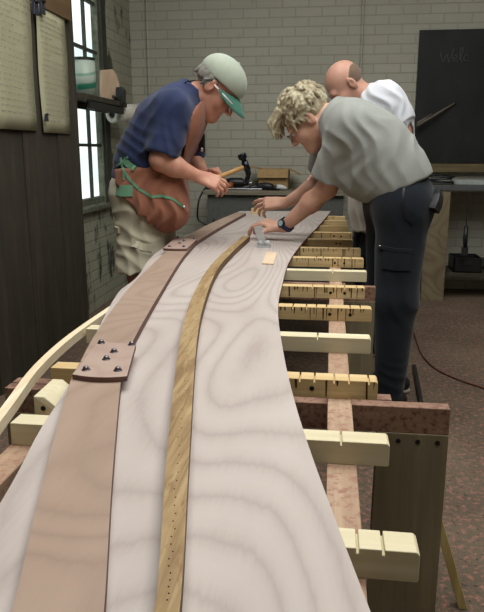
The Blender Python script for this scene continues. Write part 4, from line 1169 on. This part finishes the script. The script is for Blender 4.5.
a = bp(281, 5.50); o = MB().tube([a+V((-.035, 0, .03)), a+V((.01, 0, .026)), a+V((.035, .0, .02)), a+V((.05, 0, .02))], [.022, .02, .014, .008], 12).build('glue_tube', mat_plain('white_tube', (186, 188, 186), .4), None, True); tag(o, 'small white glue tube at the foot of the cardboard box', 'tube')
a = bp(243, 5.49); o = MB().box(a+V((-.15, -.012, 0)), a+V((.16, .018, .016)), .003).build('steel_rule', m_steel, None); tag(o, 'grey steel straightedge along the front of the workbench top', 'straightedge')
ck = [at(203, 186, Y=5.42), at(199, 200, Y=5.40), at(197.5, 216, Y=5.40), at(201, 222, Y=5.40), at(211, 225, Y=5.40), at(214, 219, Y=5.41)]
ck[0].z = bt_+.012; ck[0].y = 5.5
o = MB().tube(spline(ck, 8), .008, 8).build('looped_cable', m_black, None, True); tag(o, 'black cable looping down in front of the workbench panel', 'cable')

# ------------------------------------------------------------------ right: chalkboard, side bench, floor cable
q0, q1 = at(416, 30, Y=5.9), at(416, 163, Y=5.9); cx0 = (q0.x+q1.x)/2
cb = empty('chalkboard', (cx0+.5, YB, 1.5), 'large black chalkboard with faint chalk writing on the brick wall', 'chalkboard')
ns = NT('slate_black', .6, .3); f = ns.noise(ns.coord((1, 1, .6)), 6, 5); ns.color(ns.ramp(f, [(.35, lin((17, 17, 18))), (.7, lin((30, 30, 30)))]))
MB().box((cx0, YB-.025, q1.z), (cx0+1.2, YB-.001, q0.z), .002).build('board', ns.m, cb)
tx0 = at(432, 168, Y=5.86)
MB().box((cx0+.05, YB-.07, q1.z-.075), (cx0+1.2, YB-.001, q1.z-.005), .003).build('ledge', mat_wood('ledge_wood', (110, 96, 68), (82, 70, 48), grain=(2, 30, 30)), cb)
chalk = mat_plain('chalk_dust', (80, 82, 80), .9, .1)
def stroke(pts, r=.005): MB().tube(spline([at(x, y, Y=YB-.027) for x, y in pts], 5), r*.75, 5).build('chalk_letter', chalk, cb, True)
stroke([(440, 51), (443, 62), (447, 54), (449, 62), (454, 48)])                     # W
stroke([(453, 59), (457, 58), (456, 55), (453, 57), (454, 61), (458, 61)])          # e
stroke([(459, 60), (463, 50), (461, 48), (460, 56), (462, 62)])                     # l
stroke([(468, 56), (465, 55), (464, 60), (468, 61)])                                # c
rt = empty('pointer_stick', (at(417, 126, Y=5.8).x, 5.8, 1.2), 'longer thin wooden pointer leaning across the chalkboard', 'stick', 'sticks before the chalkboard')
MB().tube([at(417, 126, Y=5.80), at(455, 103, Y=5.895)], [.012, .008], 8).build('shaft', mat_wood('stick_wood', (112, 104, 90), (84, 76, 64)), rt, True)
MB().ball(at(455, 103, Y=5.895), .010).build('tip', m_hole, rt, True)
o = MB().tube([at(417, 123.5, Y=5.80), at(432, 114, Y=5.895)], [.010, .007], 8).build('pointer_stick', MATS['stick_wood'], None, True); tag(o, 'shorter thin stick leaning on the chalkboard above the longer pointer', 'stick', 'sticks before the chalkboard')
sz = .93
sx0, sx1, sy0, sy1 = at(424, 185, Y=5.45).x, 1.9, 5.42, 5.90
sb = empty('side_bench', (sx0, 5.65, 0), 'dark side bench with a pale plywood end panel below the chalkboard', 'bench')
MB().box((sx0+.0, sy0, sz-.04), (sx1, sy1-.03, sz), .003).build('worktop', mat_plain('dark_grey_top', (74, 76, 76), .6), sb)
m_endp = m_plywood('bench_end_ply', (128, 116, 92), (110, 98, 76), (88, 74, 54), sx=4, sy=3, freq=8, off=(3, 1, 2), amt=.6)
MB().box((at(424, 240, Y=5.45).x, sy0+.01, 0), (at(447, 240, Y=5.45).x, sy0+.035, sz-.04), .002).build('end_panel', m_endp, sb)
for x in (sx0+.06, sx1-.1): MB().box((x, sy1-.12, 0), (x+.06, sy1-.06, sz-.04), .002).build('leg', m_carc, sb)
MB().box((sx1-.1, sy0+.02, 0), (sx1-.04, sy0+.08, sz-.04), .002).build('leg', m_carc, sb)
MB().box((sx0+.07, sy0+.06, .20), (sx1-.04, sy1-.06, .225), .002).build('lower_shelf', m_dark_timber, sb)
w0 = at(452, 176, Y=5.6); o = MB().extr([(w0.x, 5.58, sz), (1.75, 5.46, sz), (1.75, 5.64, sz), (w0.x, 5.74, sz)], (0, 0, .035)).build('white_plank', mat_plain('white_painted_wood', (150, 154, 150), .6), None, bevel=.002); tag(o, 'long white board lying on the side bench', 'board')
ck = []
a = at(441, 181, Y=5.52); rr = random.Random(4)
for k in range(60): 
    t = k*.45; R_r = .085+.02*math.sin(k*1.3); ck.append(V((a.x+R_r*math.cos(t)*1.15, 5.54+.5*R_r*math.sin(t), sz+.010+.0011*k+.008*math.sin(t*.7))))
o = MB().tube(ck, .0065, 6).build('coiled_cable', m_black, None, True); tag(o, 'tangled coil of black cable on the side bench', 'cable')
ht = at(466, 226, Y=5.415); sc = empty('hanging_brush', ht, 'black brush hanging from the front edge of the side bench', 'brush')
MB().tube([V((ht.x, sy0-.012, sz-.05)), V((ht.x, sy0-.012, ht.z-.02))], .004, 6).build('cord', m_black, sc)
MB().tube([V((ht.x, sy0-.014, ht.z)), V((ht.x, sy0-.014, ht.z-.10)), V((ht.x+.004, sy0-.014, ht.z-.17))], [.016, .02, .016], 10).build('handle', m_black, sc, True)
MB().box((ht.x-.022, sy0-.026, ht.z-.235), (ht.x+.026, sy0-.002, ht.z-.165), .004).build('bristles', m_dark, sc)
for x, w_, h_, nm in ((1.02, .22, .12, 'low black crate on the lower shelf of the side bench, nearer the trousers'), (1.30, .26, .09, 'flat black crate on the lower shelf, by the right edge')):
    r_ = empty('black_crate', (x+w_/2, 5.6, .225), nm, 'crate', 'crates on the lower shelf')
    m = MB(); m.box((x, 5.50, .225), (x+w_, 5.76, .235)); m.box((x, 5.50, .225), (x+w_, 5.508, .225+h_)); m.box((x, 5.752, .225), (x+w_, 5.76, .225+h_)); m.box((x, 5.50, .225), (x+.008, 5.76, .225+h_)); m.box((x+w_-.008, 5.50, .225), (x+w_, 5.76, .225+h_))
    m.build('crate_body', m_black, r_)
    MB().box((x+w_*.35, 5.494, .225+h_*.55), (x+w_*.65, 5.5, .225+h_*.8), .002).build('handle_grip', m_dark, r_)
fc = [at(x, y, z=.007) for x, y in [(413, 330), (418, 345), (423, 356), (435, 368), (455, 378), (484, 388), (520, 400)]]
o = MB().tube(spline(fc, 10), .0055, 8).build('floor_cable', mat_plain('rust_red_cable', (92, 56, 42), .6), None, True); tag(o, 'reddish brown cable snaking across the floor', 'cable')
fp = [at(414, 366, z=.012), at(424, 420, z=.012)]
o = MB().tube([fp[0], mixv(fp[0], fp[1], .5), fp[1]], .012, 10).build('iron_rod', m_dark, None, True); tag(o, 'dark iron rod lying on the floor beyond the brown crosspiece', 'rod')
